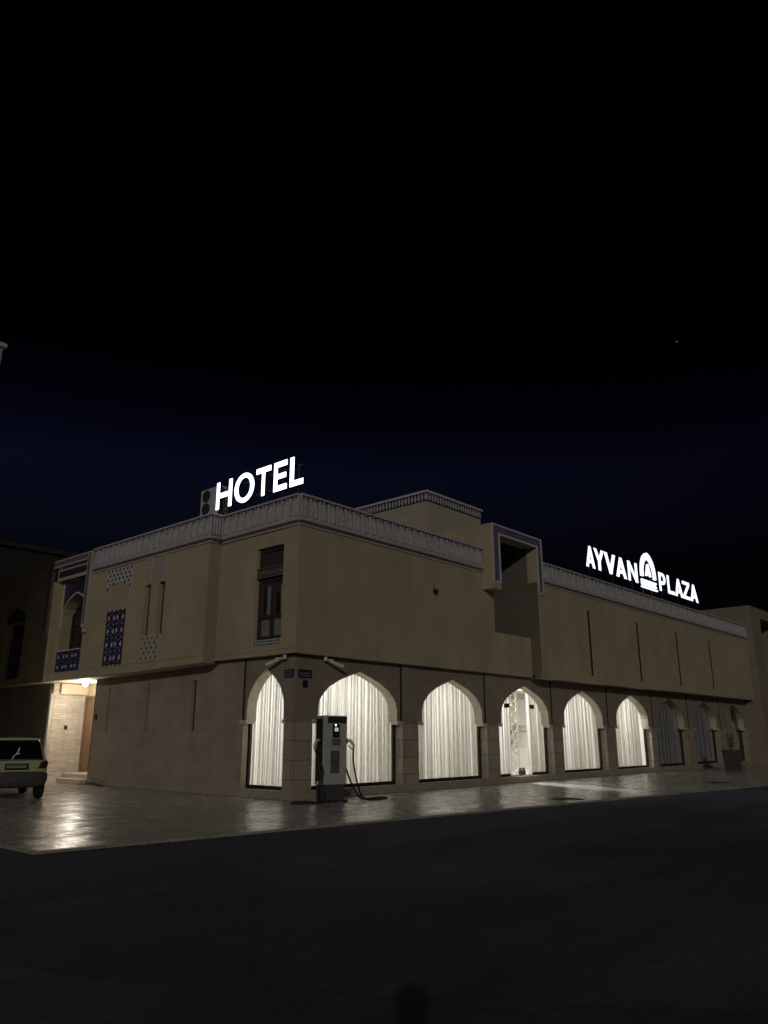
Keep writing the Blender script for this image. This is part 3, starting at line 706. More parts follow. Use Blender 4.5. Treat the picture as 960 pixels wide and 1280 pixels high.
# recess walls
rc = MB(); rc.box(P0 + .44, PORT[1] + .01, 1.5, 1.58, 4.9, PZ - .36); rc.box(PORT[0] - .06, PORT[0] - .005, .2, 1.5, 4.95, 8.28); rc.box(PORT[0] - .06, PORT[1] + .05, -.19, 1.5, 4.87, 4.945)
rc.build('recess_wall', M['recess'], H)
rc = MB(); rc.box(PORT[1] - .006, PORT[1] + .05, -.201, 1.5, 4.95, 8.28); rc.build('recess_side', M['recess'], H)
ml = MB()
for i in range(6):
    for j in range(3): ml.prism(RF, [(8.95 + i * .37, 8.28 - j * .15), (9.30 + i * .37, 8.28 - j * .15), (9.12 + i * .37, 8.13 - j * .15)], .1 - j * .25, -.15 - j * .25)
ml.build('stalactite_vault', M['tile_dark'], H)

# ---- roof block with lattice frieze
rb = MB(); rb.box(7.23, 10.57, 1.38, 6.0, 6.98, 9.92); rb.build('roof_block', M['trim'], H)
rb = MB(); rb.box(7.15, 10.65, 1.30, 6.08, 9.92, 10.0); rb.build('roof_block_coping', M['white_trim'], H)
fr_ = MB(); fr_.box(7.20, 10.60, 1.35, 6.03, 9.62, 9.92); fr_.build('roof_block_frieze', M['tile_dark'], H)
fl = MB()
for i in range(22):
    u = 7.24 + i * .155; fl.prism(RF, [(u - .02, 9.64), (u + .02, 9.64), (u + .05, 9.76), (u + .012, 9.9), (u - .012, 9.9), (u - .05, 9.76)], -1.351, -1.335)
for i in range(30):
    u = 1.4 + i * .155; fl.prism(LF, [(u - .02, 9.64), (u + .02, 9.64), (u + .05, 9.76), (u + .012, 9.9), (u - .012, 9.9), (u - .05, 9.76)], -7.201, -7.185)
fl.build('frieze_lattice', M['parapet'], H)
# ---- right end portal block
ep = MB()
ep.box(34.6, 36.3, -1.0, 6, 0, 8.35); ep.box(34.6, 41.5, -1.0, 6, 8.35, 8.95); ep.box(40.0, 41.5, -1.0, 6, 0, 8.35); ep.box(36.3, 40.0, -.4, 6, 2.5, 4.6)
ep.build('end_portal', mat('dull brown render', (.20, .172, .125), .85, var=.18, scale=1.2), H)
eb = MB(); eb.box(36.3, 40.0, 2.0, 2.1, 0, 8.35); eb.build('end_portal_back', M['brown'], H)
el_ = MB(); el_.box(36.0, 36.9, -1.06, -.3, 2.36, 2.52); el_.build('end_ledge', M['white_trim'], H)

# vent cap and aerial
vc = MB(); vc.tube([(5.56, -.2, 5.9), (5.56, -.30, 5.9)], .075, 14); vc.box(5.553, 5.567, -.215, -.2, 5.97, 6.2); vc.build('wall_vent', M['dark_metal'], H)

# ---- windows: frame > pane, per opening
def arched_window(m, c, s, hbL, hbR, door=False):
    f = MB(); n0, n1 = -.31, -.24
    zb = ZS + .005
    f.fbox(m, c - hbL, c - hbL + .11, n0, n1, zb, ZI); f.fbox(m, c + hbR - .11, c + hbR, n0, n1, zb, ZI)
    if not door: f.fbox(m, c - hbL + .11, c + hbR - .11, n0, n1, zb, zb + .085)
    else:
        f.fbox(m, c - hbL + .11, c - .75, n0, n1, zb, zb + .085); f.fbox(m, c + .75, c + hbR - .11, n0, n1, zb, zb + .085); f.fbox(m, c - .75, c + .75, n0, n1, zb, zb + .018)
    o = f.build('arched_window', M['frame'], H)
    p_ = MB(); pts = [(c - hbL + .02, zb), (c + hbR - .02, zb), (c + hbR - .02, ZI)] + list(reversed(arch_pts(c, s, 0, .012))) + [(c - hbL + .02, ZI)]
    p_.face([m(u, -.275, z) for u, z in pts]); p_.build('pane', M['glass'], o, recalc=False)
    return o
for i, c in enumerate(CENT): wobj = arched_window(RF, c, 1.0, 1.77, 1.77, door=(i == 2)); DOORW = wobj if i == 2 else (DOORW if i > 2 else None)
arched_window(LF, LC, .475, .80, .98)
for u_ in (10.02, 11.66): ft = MB(); ft.fbox(RF, u_, u_ + .24, -.30, -.24, 2.48, 2.62); ft.build('door_patch_fitting', M['frame'], DOORW)

# ---- interior shell of the lit hall and of the dark rooms
ih = MB()
ih.face([(.43, .43, .12), (22, .43, .12), (22, 6.5, .12), (.43, 6.5, .12)])
ih.build('hall_floor', M['roomfloor'], H, recalc=False)
ih = MB()
ih.face([(.43, .43, 3.5), (22, .43, 3.5), (22, 6.5, 3.5), (.43, 6.5, 3.5)]); ih.face([(.43, 6.5, .1), (22, 6.5, .1), (22, 6.5, 3.5), (.43, 6.5, 3.5)])
ih.face([(22, .43, .1), (22, 6.5, .1), (22, 6.5, 3.5), (22, .43, 3.5)]); ih.face([(.43, 2.1, .1), (.43, 6.5, .1), (.43, 6.5, 3.5), (.43, 2.1, 3.5)])
ih.build('hall_wall', M['room'], H, recalc=False)
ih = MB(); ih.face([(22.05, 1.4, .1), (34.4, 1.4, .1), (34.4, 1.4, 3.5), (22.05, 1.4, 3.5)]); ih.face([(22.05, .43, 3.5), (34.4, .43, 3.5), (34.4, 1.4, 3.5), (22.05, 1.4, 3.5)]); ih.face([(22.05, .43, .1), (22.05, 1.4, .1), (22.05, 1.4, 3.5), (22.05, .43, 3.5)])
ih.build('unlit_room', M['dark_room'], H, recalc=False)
# hall ceiling lights: real lamps with panels that glow
def area(name, loc, sx_, sy_, power, col, rot=(0, 0, 0)):
    l = bpy.data.lights.new(name, 'AREA'); l.shape = 'RECTANGLE'; l.size = sx_; l.size_y = sy_; l.energy = power; l.color = col
    o = bpy.data.objects.new(name, l); COL.objects.link(o); o.location = loc; o.rotation_euler = rot; return o
HALLW = 126
for i, c in enumerate(CENT[:5]):
    area('hall_light', (c + .3, 2.1, 3.40), .9, .6, HALLW * (1.12, 1.12, 1.12, 1.05, 1.05)[i], (1.0, .99, .945), (R(-14), 0, 0))
area('hall_light', (1.75, 1.35, 3.40), .5, .9, 38, (1.0, .99, .945), (0, R(14), 0))
# a ceiling lamp deep in the hall shines out through the parted doorway curtains
sp_ = bpy.data.lights.new('pendant_light', 'SPOT'); sp_.energy = 9000; sp_.spot_size = R(15); sp_.spot_blend = .55; so_scale = (.62, .84, 1.0); sp_.shadow_soft_size = .06; sp_.color = (1.0, .96, .86)
so_ = bpy.data.objects.new('pendant_light', sp_); COL.objects.link(so_); so_.location = (13.3, 5.2, 3.0)
so_.rotation_euler = (Vector((11.10, .4, 1.05)) - Vector(so_.location)).to_track_quat('-Z', 'Y').to_euler()
so_.scale = so_scale
cpn = MB()
for c in CENT[:5]: cpn.box(c - 1.5, c + 1.5, 3.0, 3.5, 3.44, 3.48)
cpn.build('ceiling_panel', emitter('ceiling panel glow', (1, .97, .9), 2.2), H)

# ---- porch recess: brick side wall, door, steps, frieze
pw_ = MB(); pw_.box(-.05, 1.30, 13.0, 13.3, .0, 3.40); pw_.build('porch_brick_wall', M['porch'], H)
fz = MB(); fz.box(.17, 1.24, 12.86, 13.0, 3.0, 3.36); fz.build('porch_lintel_panel', M['cream'], H, bevel=.01)
bw2 = MB(); bw2.box(1.25, 1.35, 10.0, 11.55, 0, 3.4); bw2.box(1.25, 1.35, 11.55, 13.0, 2.95, 3.4); bw2.box(0, 1.35, 10.02, 10.06, 0, 3.4); bw2.build('porch_back_wall', M['cream'], H)
df = MB(); df.box(1.19, 1.26, 11.5, 11.62, .26, 2.95); df.box(1.19, 1.26, 12.88, 12.99, .26, 2.95); df.box(1.19, 1.26, 11.62, 12.88, 2.85, 2.95); dfo = df.build('porch_door', M['door'], H)
dl = MB(); dl.box(1.22, 1.27, 11.63, 12.87, .27, 2.84)
for z0_, z1_ in ((.4, 1.15), (1.3, 2.6)):
    for y0_, y1_ in ((11.72, 12.18), (12.32, 12.78)): dl.box(1.205, 1.225, y0_, y1_, z0_, z1_)
dl.build('door_leaf', M['door'], dfo, bevel=.006)
hd = MB(); hd.tube([(1.2, 12.2, 1.25), (1.15, 12.2, 1.25), (1.15, 12.32, 1.25)], .012); hd.build('door_handle', M['metal'], dfo)
st = MB(); st.box(-.24, 1.22, 10.0, 11.72, .0, .155); st.box(.12, 1.22, 10.0, 12.1, .156, .30); st.build('porch_step', M['step'], H, bevel=.01)
it = MB(); it.box(.49, .60, 12.975, 13.0, 1.76, 1.90); it.build('door_intercom', M['frame'], H, bevel=.005)
it = MB(); it.fbox(LF, 9.78, 9.88, 0, .03, 2.05, 2.22); it.build('wall_socket', M['frame'], H, bevel=.004)
dp = MB(); dp.tube([(-.12, 12.95, 3.0), (-.12, 12.95, .3)], .045, 10); dp.build('downpipe', M['white_plastic'], H, smooth=True)
# lane wall continuing beyond the porch
lw2 = MB(); lw2.box(-.05, .3, 13.3, 26, 0, 3.42); lw2.build('lane_wall', M['sidewall'], H)

# ================================================================== curtains (each its own thing)
G_C = 'pleated curtains inside the arched windows'
ORD = ['first', 'second', 'third', 'fourth', 'fifth', 'sixth', 'seventh', 'eighth']
def curtain(m, u0, u1, label, matname='curtain', wl=.12, amp=.035, n_=-.40, grp=G_C):
    c = MB(); pleat(c, m, u0, u1, n_, .13, 3.42, wl, amp); o = c.build('curtain', M[matname], None, recalc=False, smooth=True)
    tag(o, label, 'curtain', grp); return o
curtain(LF, .06, 2.16, 'tall ivory pleated curtain in the narrow lit arch on the lane side of the corner', wl=.20, amp=.045)
curtain(RF, .50, 4.3, 'wide lit ivory curtain in the arch behind the charging station', wl=.13, amp=.05)
curtain(RF, 4.75, 8.7, 'lit ivory curtain between the charging-station window and the open doorway', wl=.17, amp=.06)
curtain(RF, 8.95, 10.55, 'narrow lit curtain drawn to the left side of the arched doorway', wl=.24, amp=.06)
curtain(RF, 11.62, 12.95, 'narrow lit curtain drawn to the right side of the arched doorway', wl=.2, amp=.05)
curtain(RF, 13.25, 17.2, 'lit curtain in the arch just right of the doorway', wl=.24, amp=.06)
curtain(RF, 17.6, 20.95, 'lit curtain not quite closed in the last lit arch on the right', wl=.22, amp=.05)
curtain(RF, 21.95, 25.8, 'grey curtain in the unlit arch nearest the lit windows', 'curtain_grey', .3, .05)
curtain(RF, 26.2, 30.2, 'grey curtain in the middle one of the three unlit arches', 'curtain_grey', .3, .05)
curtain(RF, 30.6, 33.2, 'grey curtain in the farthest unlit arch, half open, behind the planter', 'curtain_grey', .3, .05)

# ---- things inside the doorway
sc = empty('lattice_screen', (12.20, 1.45, .12), R(-20)); tag(sc, 'white openwork ring-patterned screen seen through the open doorway curtain', 'screen')
s1 = MB(); s1.box(-.33, -.29, -.02, .02, 0, 3.0); s1.box(.29, .33, -.02, .02, 0, 3.0); s1.box(-.29, .29, -.02, .02, 2.94, 3.0); s1.box(-.29, .29, -.02, .02, 0, .06); s1.build('screen_frame', M['room'], sc)
s2_ = MB()
for i in range(2):
    for j in range(8):
        cx, cz = -.15 + i * .30, .26 + j * .36
        pts = [(cx + .13 * math.cos(q * math.pi / 8), 0, cz + .16 * math.sin(q * math.pi / 8)) for q in range(17)]
        s2_.tube(pts, .028, 6, cap=False)
s2_.build('screen_rings', mat('pale gold screen', (.60, .57, .47), .6), sc)
cb = empty('display_cabinet', (19.3, 5.7, .12), R(-40)); tag(cb, 'white display cabinet with dark uprights and a blue picture behind the doorway', 'cabinet')
c1 = MB(); c1.box(-.6, .6, 0, .4, 0, .85); c1.box(-.6, .6, .36, .4, .85, 1.9); c1.box(-.6, .6, 0, .4, 1.9, 3.1); c1.build('cabinet_body', M['room'], cb)
c1 = MB(); c1.box(-.60, -.55, 0, .05, .86, 1.9); c1.box(.55, .60, 0, .05, .86, 1.9); c1.box(-.05, .0, 0, .05, .86, 1.9); c1.box(-.55, .55, 0, .05, 1.62, 1.66); c1.build('cabinet_upright', mat('grey upright', (.12, .11, .13), .5), cb)
c1 = MB(); c1.box(-.35, -.15, .30, .355, 1.0, 1.85); c1.build('blue_picture', mat('blue picture', (.12, .2, .32), .5), cb)
for dx in (0, .22):
    v = empty('floor_vase', (11.75 + dx, .85, .12)); tag(v, ('left' if dx == 0 else 'right') + ' one of two small dark vases on the floor just inside the doorway', 'vase', 'pair of small vases inside the doorway')
    vb = MB(); vb.tube([(0, 0, 0), (0, 0, .04), (0, 0, .16), (0, 0, .24), (0, 0, .30)], [.05, .07, .08, .045, .055], 12); vb.build('vase_body', M['frame'], v, smooth=True)

# ================================================================== rooftop signs
def strokes(letter):
    """list of polygons in a 0..1 x 0..1 box"""
    def st(p, q, w):
        d = Vector((q[0] - p[0], q[1] - p[1])); d.normalize(); n_ = Vector((-d.y, d.x)) * w / 2
        return [(p[0] + n_.x, p[1] + n_.y), (p[0] - n_.x, p[1] - n_.y), (q[0] - n_.x, q[1] - n_.y), (q[0] + n_.x, q[1] + n_.y)]
    B = lambda x0, x1, y0, y1: [(x0, y0), (x1, y0), (x1, y1), (x0, y1)]
    t = .185
    if letter == 'H': return [B(0, t, 0, 1), B(1 - t, 1, 0, 1), B(t, 1 - t, .40, .58)]
    if letter == 'T': return [B(0, 1, .82, 1), B(.5 - t / 2, .5 + t / 2, 0, .82)]
    if letter == 'E': return [B(0, .26, 0, 1), B(.26, 1, 0, .18), B(.26, .93, .41, .58), B(.26, 1, .82, 1)]
    if letter == 'L': return [B(0, .28, 0, 1), B(.28, 1, 0, .18)]
    if letter == 'A': return [[(0, 0), (.25, 0), (.60, 1), (.40, 1)], [(.75, 0), (1, 0), (.60, 1), (.475, .66)], B(.30, .70, .2, .36)]
    if letter == 'V': return [[(0, 1), (.25, 1), (.60, 0), (.40, 0)], [(.75, 1), (1, 1), (.60, 0), (.475, .34)]]
    if letter == 'Y': return [[(0, 1), (.26, 1), (.62, .42), (.38, .42)], [(.74, 1), (1, 1), (.62, .42), (.47, .55)], B(.38, .62, 0, .42)]
    if letter == 'N': return [B(0, .22, 0, 1), B(.78, 1, 0, 1), [(.22, 1), (.22, .68), (.78, 0), (.78, .32)]]
    if letter == 'Z': return [B(0, 1, 0, .18), B(0, 1, .82, 1), [(0, .18), (.3, .18), (1, .82), (.7, .82)]]
    if letter in 'OP':
        res = []
        if letter == 'O':
            k_ = 28
            for i in range(k_):
                a, b = 2 * math.pi * i / k_, 2 * math.pi * (i + 1) / k_
                P_ = lambda q, rx, ry: (.5 + rx * math.cos(q), .5 + ry * math.sin(q))
                res.append([P_(a, .5, .53), P_(b, .5, .53), P_(b, .32, .37), P_(a, .32, .37)])
        else:
            res.append(B(0, .27, 0, 1)); res += [B(.27, .55, .83, 1), B(.27, .55, .36, .53)]
            k_ = 12
            for i in range(k_):
                a, b = -math.pi / 2 + math.pi * i / k_, -math.pi / 2 + math.pi * (i + 1) / k_
                P_ = lambda q, rx, ry: (.55 + rx * math.cos(q), .68 + ry * math.sin(q))
                res.append([P_(a, .45, .32), P_(b, .45, .32), P_(b, .17, .15), P_(a, .17, .15)])
        return res
def letter(m, ch, u0, u1, z0, z1, n_, parent):
    f = MB()
    for k_, poly in enumerate(strokes(ch)):
        f.prism(m, [(u0 + (u1 - u0) * x, z0 + (z1 - z0) * y) for x, y in poly], n_ + .02, n_ + .04 + (.002 * (k_ % 2)))
    o = f.build('letter', M['letter'] if m is LFo else M['letter_far'], parent)
    # black side returns behind the face
    b_ = MB()
    for poly in strokes(ch):
        b_.prism(m, [(u0 + (u1 - u0) * x, z0 + (z1 - z0) * y) for x, y in poly], n_ - .05, n_ + .019)
    b_.build('letter_shell', M['frame'], o)
hs_ = empty('rooftop_sign', (0, 1.9, 7.8)); tag(hs_, 'glowing white letters HOTEL standing on the roof above the building corner', 'sign')
hp = bpy.data.objects
OFF = Vector((0, 1.9, 7.8))
LFo = lambda u, n_, z: tuple(Vector(LF(u, n_, z)) - OFF)
for ch, a, b in (('H', 3.82, 3.07), ('O', 2.93, 2.02), ('T', 1.92, 1.28), ('E', 1.13, .58), ('L', .44, -.10)):
    letter(LFo, ch, a, b, 8.14, 9.0, 0, hs_)
fm = MB()
for u in (3.6, 2.4, 1.55, .85, .2): fm.fbox(LFo, u - .02, u + .02, -.12, -.08, 6.98, 8.8)
fm.fbox(LFo, .0, 3.8, -.12, -.08, 8.25, 8.29); fm.fbox(LFo, .0, 3.8, -.121, -.079, 8.74, 8.78); fm.build('sign_frame', M['dark_metal'], hs_)
as_ = empty('rooftop_sign', (22.7, 0, 7.8)); tag(as_, 'long glowing white two-word sign with a pointed-arch emblem between the words', 'sign')
OFF2 = Vector((22.7, 0, 7.8)); RFo = lambda u, n_, z: tuple(Vector(RF(u, n_, z)) - OFF2)
for ch, a, b in (('A', 16.30, 17.42), ('Y', 17.08, 18.10), ('V', 18.06, 19.24), ('A', 19.16, 20.32), ('N', 20.42, 21.52), ('P', 23.95, 24.85), ('L', 25.0, 25.9), ('A', 25.92, 27.05), ('Z', 27.0, 28.05), ('A', 28.02, 29.16)):
    if ch == 'A' and a < 17: b -= .22
    letter(RFo, ch, a + .03, b - .06, 8.50, 9.44, 0, as_)
em = MB()
def arch_band(c, z0, wo, ho, wi, hi):
    P_ = [(1, 0), (.99, .2), (.95, .38), (.86, .55), (.70, .72), (.48, .86), (.24, .95), (0, 1.0)]
    for s_ in (1, -1):
        for (xa, ya), (xb, yb) in zip(P_, P_[1:]):
            em.prism(RFo, [(c + s_ * wo * xa, z0 + ho * ya), (c + s_ * wo * xb, z0 + ho * yb), (c + s_ * wi * xb, z0 + hi * yb), (c + s_ * wi * xa, z0 + hi * ya)], .02, .10)
arch_band(22.64, 8.92, .86, 1.25, .60, .93)
em.prism(RFo, [(22.36, 9.0), (22.50, 9.0), (22.70, 9.60), (22.60, 9.60)], .02, .10); em.prism(RFo, [(22.80, 9.0), (22.94, 9.0), (22.70, 9.60), (22.63, 9.46)], .02, .102)
# small lettered bar under the emblem
em.prism(RFo, [(21.76, 8.36), (23.56, 8.36), (23.56, 8.43), (21.76, 8.43)], .02, .10)
for i in range(7):
    u = 21.80 + i * .255; em.prism(RFo, [(u, 8.49), (u + .07, 8.49), (u + .07, 8.77), (u, 8.77)], .02, .097); em.prism(RFo, [(u + .07, 8.70), (u + .15, 8.70), (u + .15, 8.77), (u + .07, 8.77)], .02, .098); em.prism(RFo, [(u + .07, 8.49), (u + .15, 8.49), (u + .15, 8.56), (u + .07, 8.56)], .02, .098)
emo = em.build('arch_emblem', M['letter_far'], as_)
fm = MB()
for u in (16.8, 19, 21, 22.2, 23.2, 24.5, 26.5, 28.5): fm.fbox(RFo, u - .02, u + .02, -.1, -.06, 6.98, 9.3)
fm.fbox(RFo, 16.5, 29, -.1, -.06, 8.62, 8.66); fm.build('sign_frame', M['dark_metal'], as_)

# ---- air conditioner on the roof behind the letters
acn = empty('air_conditioner', (.25, 4.35, 6.98)); tag(acn, 'grey outdoor air conditioner with round fan on the roof left of the HOTEL letters', 'air conditioner')
b = MB(); b.box(-.15, .2, -.5, .5, 1.12, 2.02); b.build('casing', mat('weathered white casing', (.40, .39, .38), .5, var=.15, scale=6), acn, bevel=.02)
b = MB()
for z in (1.78, 1.36): b.tube([(-.155, .18, z), (-.17, .18, z)], .195, 28)
b.build('fan_grille', M['dark_metal'], acn)
b = MB()
for q in range(-4, 5):
    for z in (1.78, 1.36): b.box(-.18, -.17, .18 - math.sqrt(max(0, .19 ** 2 - (q * .04) ** 2)), .18 + math.sqrt(max(0, .19 ** 2 - (q * .04) ** 2)), z + q * .04 - .004, z + q * .04 + .004)
b.build('grille_bars', M['metal'], acn)
b = MB()
for y in (-.33, .42): b.box(-.12, -.08, y - .02, y + .02, 0, 1.12); b.box(.13, .17, y - .02, y + .02, 0, 1.12); b.box(-.14, .19, y - .025, y + .025, 1.09, 1.118)
b.build('stand', M['dark_metal'], acn)

# ---- porch ceiling lamp
lm = empty('ceiling_lamp', (.30, 11.4, 3.36)); tag(lm, 'small glowing ceiling lamp over the lane-side doorway', 'lamp')
b = MB(); b.tube([(0, 0, .01), (0, 0, -.03)], .10, 20); b.build('lamp_base', M['white_plastic'], lm)
b = MB(); b.tube([(0, 0, -.03), (0, 0, -.08), (0, 0, -.13), (0, 0, -.16)], [.09, .095, .07, .025], 20); b.build('lamp_shade', emitter('warm bulb glow', (1, .86, .6), 14), lm, smooth=True)
pl_ = bpy.data.lights.new('bulb', 'POINT'); pl_.energy = 98; pl_.color = (1, .925, .81); pl_.shadow_soft_size = .09
po = bpy.data.objects.new('bulb', pl_); COL.objects.link(po); po.location = (0, 0, -.30); po.parent = lm

# ================================================================== street plaques, cameras
def plaque(m, u0, u1, label, second):
    c = ((u0 + u1) / 2, 3.06); o_ = Vector(m(c[0], 0, c[1])); mo = lambda u, n_, z: tuple(Vector(m(u, n_, z)) - o_)
    pq = empty('street_plaque', o_); tag(pq, label, 'street sign')
    b = MB(); b.fbox(mo, u0, u1, .0, .025, 2.96, 3.17); b.build('plate', mat('navy enamel', (.02, .023, .038), .35, var=.15, scale=10), pq, bevel=.004)
    b = MB(); rr = random.Random(3 + second)
    for z in ((3.01, 3.075) if second else (3.005, 3.06, 3.115)):
        u = u0 + .05
        while u < u1 - .07:
            w_ = rr.uniform(.012, .03); b.fbox(mo, u, u + w_, .0255, .028, z - (.02 if second else .012), z + (.02 if second else .012)); u += w_ + .014
    b.build('lettering', mat('faded white lettering', (.16, .17, .2), .5), pq)
plaque(LF, .04, .40, 'navy street plaque with rows of fine lettering, on the lane side of the corner', 0)
plaque(RF, .10, .56, 'navy street plaque with larger pale marks, on the street side of the corner', 1)
b = MB(); b.fbox(RF, .26, .42, 0, .03, 2.72, 2.90); tag(b.build('meter_box', M['frame'], bevel=.006), 'tiny dark box on the wall under the right street plaque', 'box')
def bullet_cam(mount, head, label):
    r_ = empty('security_camera', mount); tag(r_, label, 'security camera', 'cameras under the corner overhang')
    h0 = Vector(head[0]) - Vector(mount); h1 = Vector(head[1]) - Vector(mount)
    b = MB(); b.tube([Vector((0, 0, 0)), Vector((0, 0, -.10))], .05, 14); b.tube([(0, 0, -.08), tuple(h0.lerp(h1, .25) + Vector((0, 0, .06)))], .026, 8); b.build('mount', M['white_plastic'], r_, smooth=False)
    b = MB(); b.tube([tuple(h0), tuple(h0.lerp(h1, .5)), tuple(h1)], .042, 14); b.build('camera_body', M['white_plastic'], r_)
    b = MB(); b.tube([tuple(h1), tuple(h1 + (h1 - h0).normalized() * .012)], .034, 14); b.build('lens', M['frame'], r_)
bullet_cam((-.12, .28, 3.53), ((-.16, .46, 3.42), (-.30, .82, 3.30)), 'white bullet camera pointing left along the lane from the corner')
bullet_cam((.95, -.12, 3.53), ((1.06, -.16, 3.42), (1.42, -.32, 3.30)), 'white bullet camera pointing right along the street from the corner')

# ================================================================== charging station
ch = empty('charging_station', (.40, -.95, 0), R(253.8 + 90 - 360)); tag(ch, 'grey electric car charging station with screen and two cables standing at the building corner', 'charging station')
# local axes: +x right (viewer), -y towards viewer
cg = mat('grey charger panel', (.33, .335, .33), .45, var=.1, scale=5); cdk = mat('dark charger flank', (.02, .02, .021), .5); cbase = mat('charcoal base', (.045, .045, .045), .6)
b = MB(); b.box(-.325, .325, -.20, .20, .40, 2.0); b.build('cabinet', cg, ch, bevel=.012)
b = MB(); b.box(-.332, -.325, -.17, .18, .48, 1.93); b.build('side_panel', cdk, ch); b = MB(); b.box(.325, .332, -.17, .18, .48, 1.93); b.build('side_panel', cdk, ch)
b = MB(); b.box(-.30, .30, -.17, .17, .0, .40); b.build('base', cbase, ch, bevel=.008)
b = MB(); b.box(-.21, .31, -.212, -.20, 1.82, 1.97); b.build('header_panel', cdk, ch, bevel=.003)
b = MB(); b.box(-.075, .115, -.214, -.20, 1.48, 1.80); b.build('display_bezel', mat('black display', (.008, .008, .009), .2), ch, bevel=.004)
b = MB(); b.box(-.025, .075, -.218, -.214, 1.625, 1.715); b.build('display_screen', emitter('lit display', (.85, .88, .9), .42), ch)
b = MB(); b.tube([(0, -.214, 1.775), (0, -.222, 1.775)], .022, 14); b.build('status_lamp', emitter('status lamp', (1, .97, .9), 2.5), ch)
b = MB(); b.tube([(.02, -.214, 1.555), (.02, -.218, 1.555)], .028, 16); b.build('card_reader', cbase, ch)
b = MB(); b.box(-.09, .145, -.206, -.20, 1.30, 1.455); b.box(-.12, .125, -.2055, -.20, .66, 1.18); b.build('notice_panel', mat('dark notice', (.06, .06, .062), .5), ch)
b = MB(); rr = random.Random(5)
for i in range(34):
    x = rr.uniform(-.11, .08); z = rr.uniform(.68, 1.15); b.box(x, x + rr.uniform(.01, .05), -.2075, -.2056, z, z + rr.uniform(.006, .028))
for i in range(6): b.box(-.08 + i * .035, -.062 + i * .035, -.2078, -.2062, 1.32, 1.43)
b.build('notice_print', mat('pale print', (.15, .15, .15), .5), ch)
b = MB(); b.box(-.29, .29, -.208, -.20, 1.47 - .21, 1.475 - .21); b.build('panel_seam', cdk, ch)
b = MB(); b.box(-.33, -.20, -.16, .10, .40, .50); b.build('cable_clip', M['white_plastic'], ch, bevel=.006)
def cable(pts, name='cable', r=.022, par=ch):
    # Catmull-Rom through the points
    P_ = [Vector(p) for p in pts]; out = []
    for i in range(len(P_) - 1):
        p0, p1, p2, p3 = P_[max(i - 1, 0)], P_[i], P_[i + 1], P_[min(i + 2, len(P_) - 1)]
        for s_ in range(8):
            t = s_ / 8; out.append(.5 * ((2 * p1) + (p2 - p0) * t + (2 * p0 - 5 * p1 + 4 * p2 - p3) * t * t + (3 * p1 - p0 - 3 * p2 + p3) * t ** 3))
    out.append(P_[-1]); b_ = MB(); b_.tube(out, r, 8); return b_.build(name, M['rubber'], par, smooth=True)
for sx_ in (-1, 1):
    b = MB(); b.tube([(sx_ * .33, -.06, 1.40), (sx_ * .40, -.07, 1.40)], .07, 14); b.build('connector_socket', M['frame'], ch)
    hx = sx_ * .40
    b = MB(); b.tube([(hx - sx_ * .02, -.10, 1.42), (hx + sx_ * .08, -.13, 1.40), (hx + sx_ * .14, -.16, 1.30), (hx + sx_ * .13, -.17, 1.20)], [.045, .038, .034, .03], 10); b.build('connector_handle', mat('grey connector', (.5, .5, .5), .4), ch, smooth=True)
    b = MB(); b.tube([(hx + sx_ * .02, -.10, 1.30), (hx + sx_ * .08, -.13, 1.23), (hx + sx_ * .12, -.17, 1.19)], .014, 8); b.build('connector_guard', mat('grey guard', (.2, .2, .2), .4), ch, smooth=True)
cable([(-.53, -.17, 1.22), (-.45, -.2, 1.0), (-.33, -.22, .75), (-.36, -.24, .45), (-.33, -.28, .18), (-.40, -.32, .03), (-.75, -.35, .025), (-1.05, -.22, .025), (-1.0, .02, .025), (-.6, .05, .025), (-.34, -.05, .03), (-.40, -.14, .3), (-.33, -.12, .58), (-.36, -.08, .80), (-.335, -.05, .86)])
cable([(.53, -.17, 1.22), (.52, -.18, .95), (.58, -.2, .6), (.66, -.22, .3), (.78, -.25, .08), (1.05, -.26, .025), (1.55, .0, .025), (1.75, .25, .025), (1.45, .3, .025), (1.0, .1, .03), (.72, -.1, .12), (.52, -.12, .4), (.40, -.08, .7), (.335, -.05, .9)])
cable([(-.2, -.25, .025), (.05, -.38, .025), (.3, -.25, .03), (.42, -.05, .03), (.1, -.24, .03), (-.25, -.30, .045)])
b = MB(); b.box(-.12, .06, -.62, -.50, -.0, .035); b.build('floor_junction', M['metal'], ch, bevel=.01)

# ================================================================== parked car (rear view)
car = empty('parked_car', (-4.50, 5.16, 0.0), R(75 - 90)); tag(car, 'small yellow-green hatchback parked tail-out beside the lit doorway', 'car')
lime = mat('lime car paint', (.33, .335, .175), .4, spec=.5, var=.06, scale=3); bump_m = mat('dark grey bumper', (.045, .047, .05), .5); blk = mat('car glass', (.006, .006, .008), .08)
def loft(stations, name, m, parent, sub=1):
    b_ = MB(); k_ = None
    for y, pts in stations:
        full = [(-x, y, z) for x, z in pts] + [(x, y, z) for x, z in reversed(pts)]
        k_ = len(full); b_.v += full
    for i in range(len(stations) - 1):
        for j in range(k_):
            j2 = (j + 1) % k_; b_.f.append((i * k_ + j, i * k_ + j2, (i + 1) * k_ + j2, (i + 1) * k_ + j))
    b_.f.append(tuple(range(k_))); b_.f.append(tuple((len(stations) - 1) * k_ + j for j in reversed(range(k_))))
    o = b_.build(name, m, parent, smooth=True)
    md = o.modifiers.new('sub', 'SUBSURF'); md.levels = sub; md.render_levels = sub
    return o
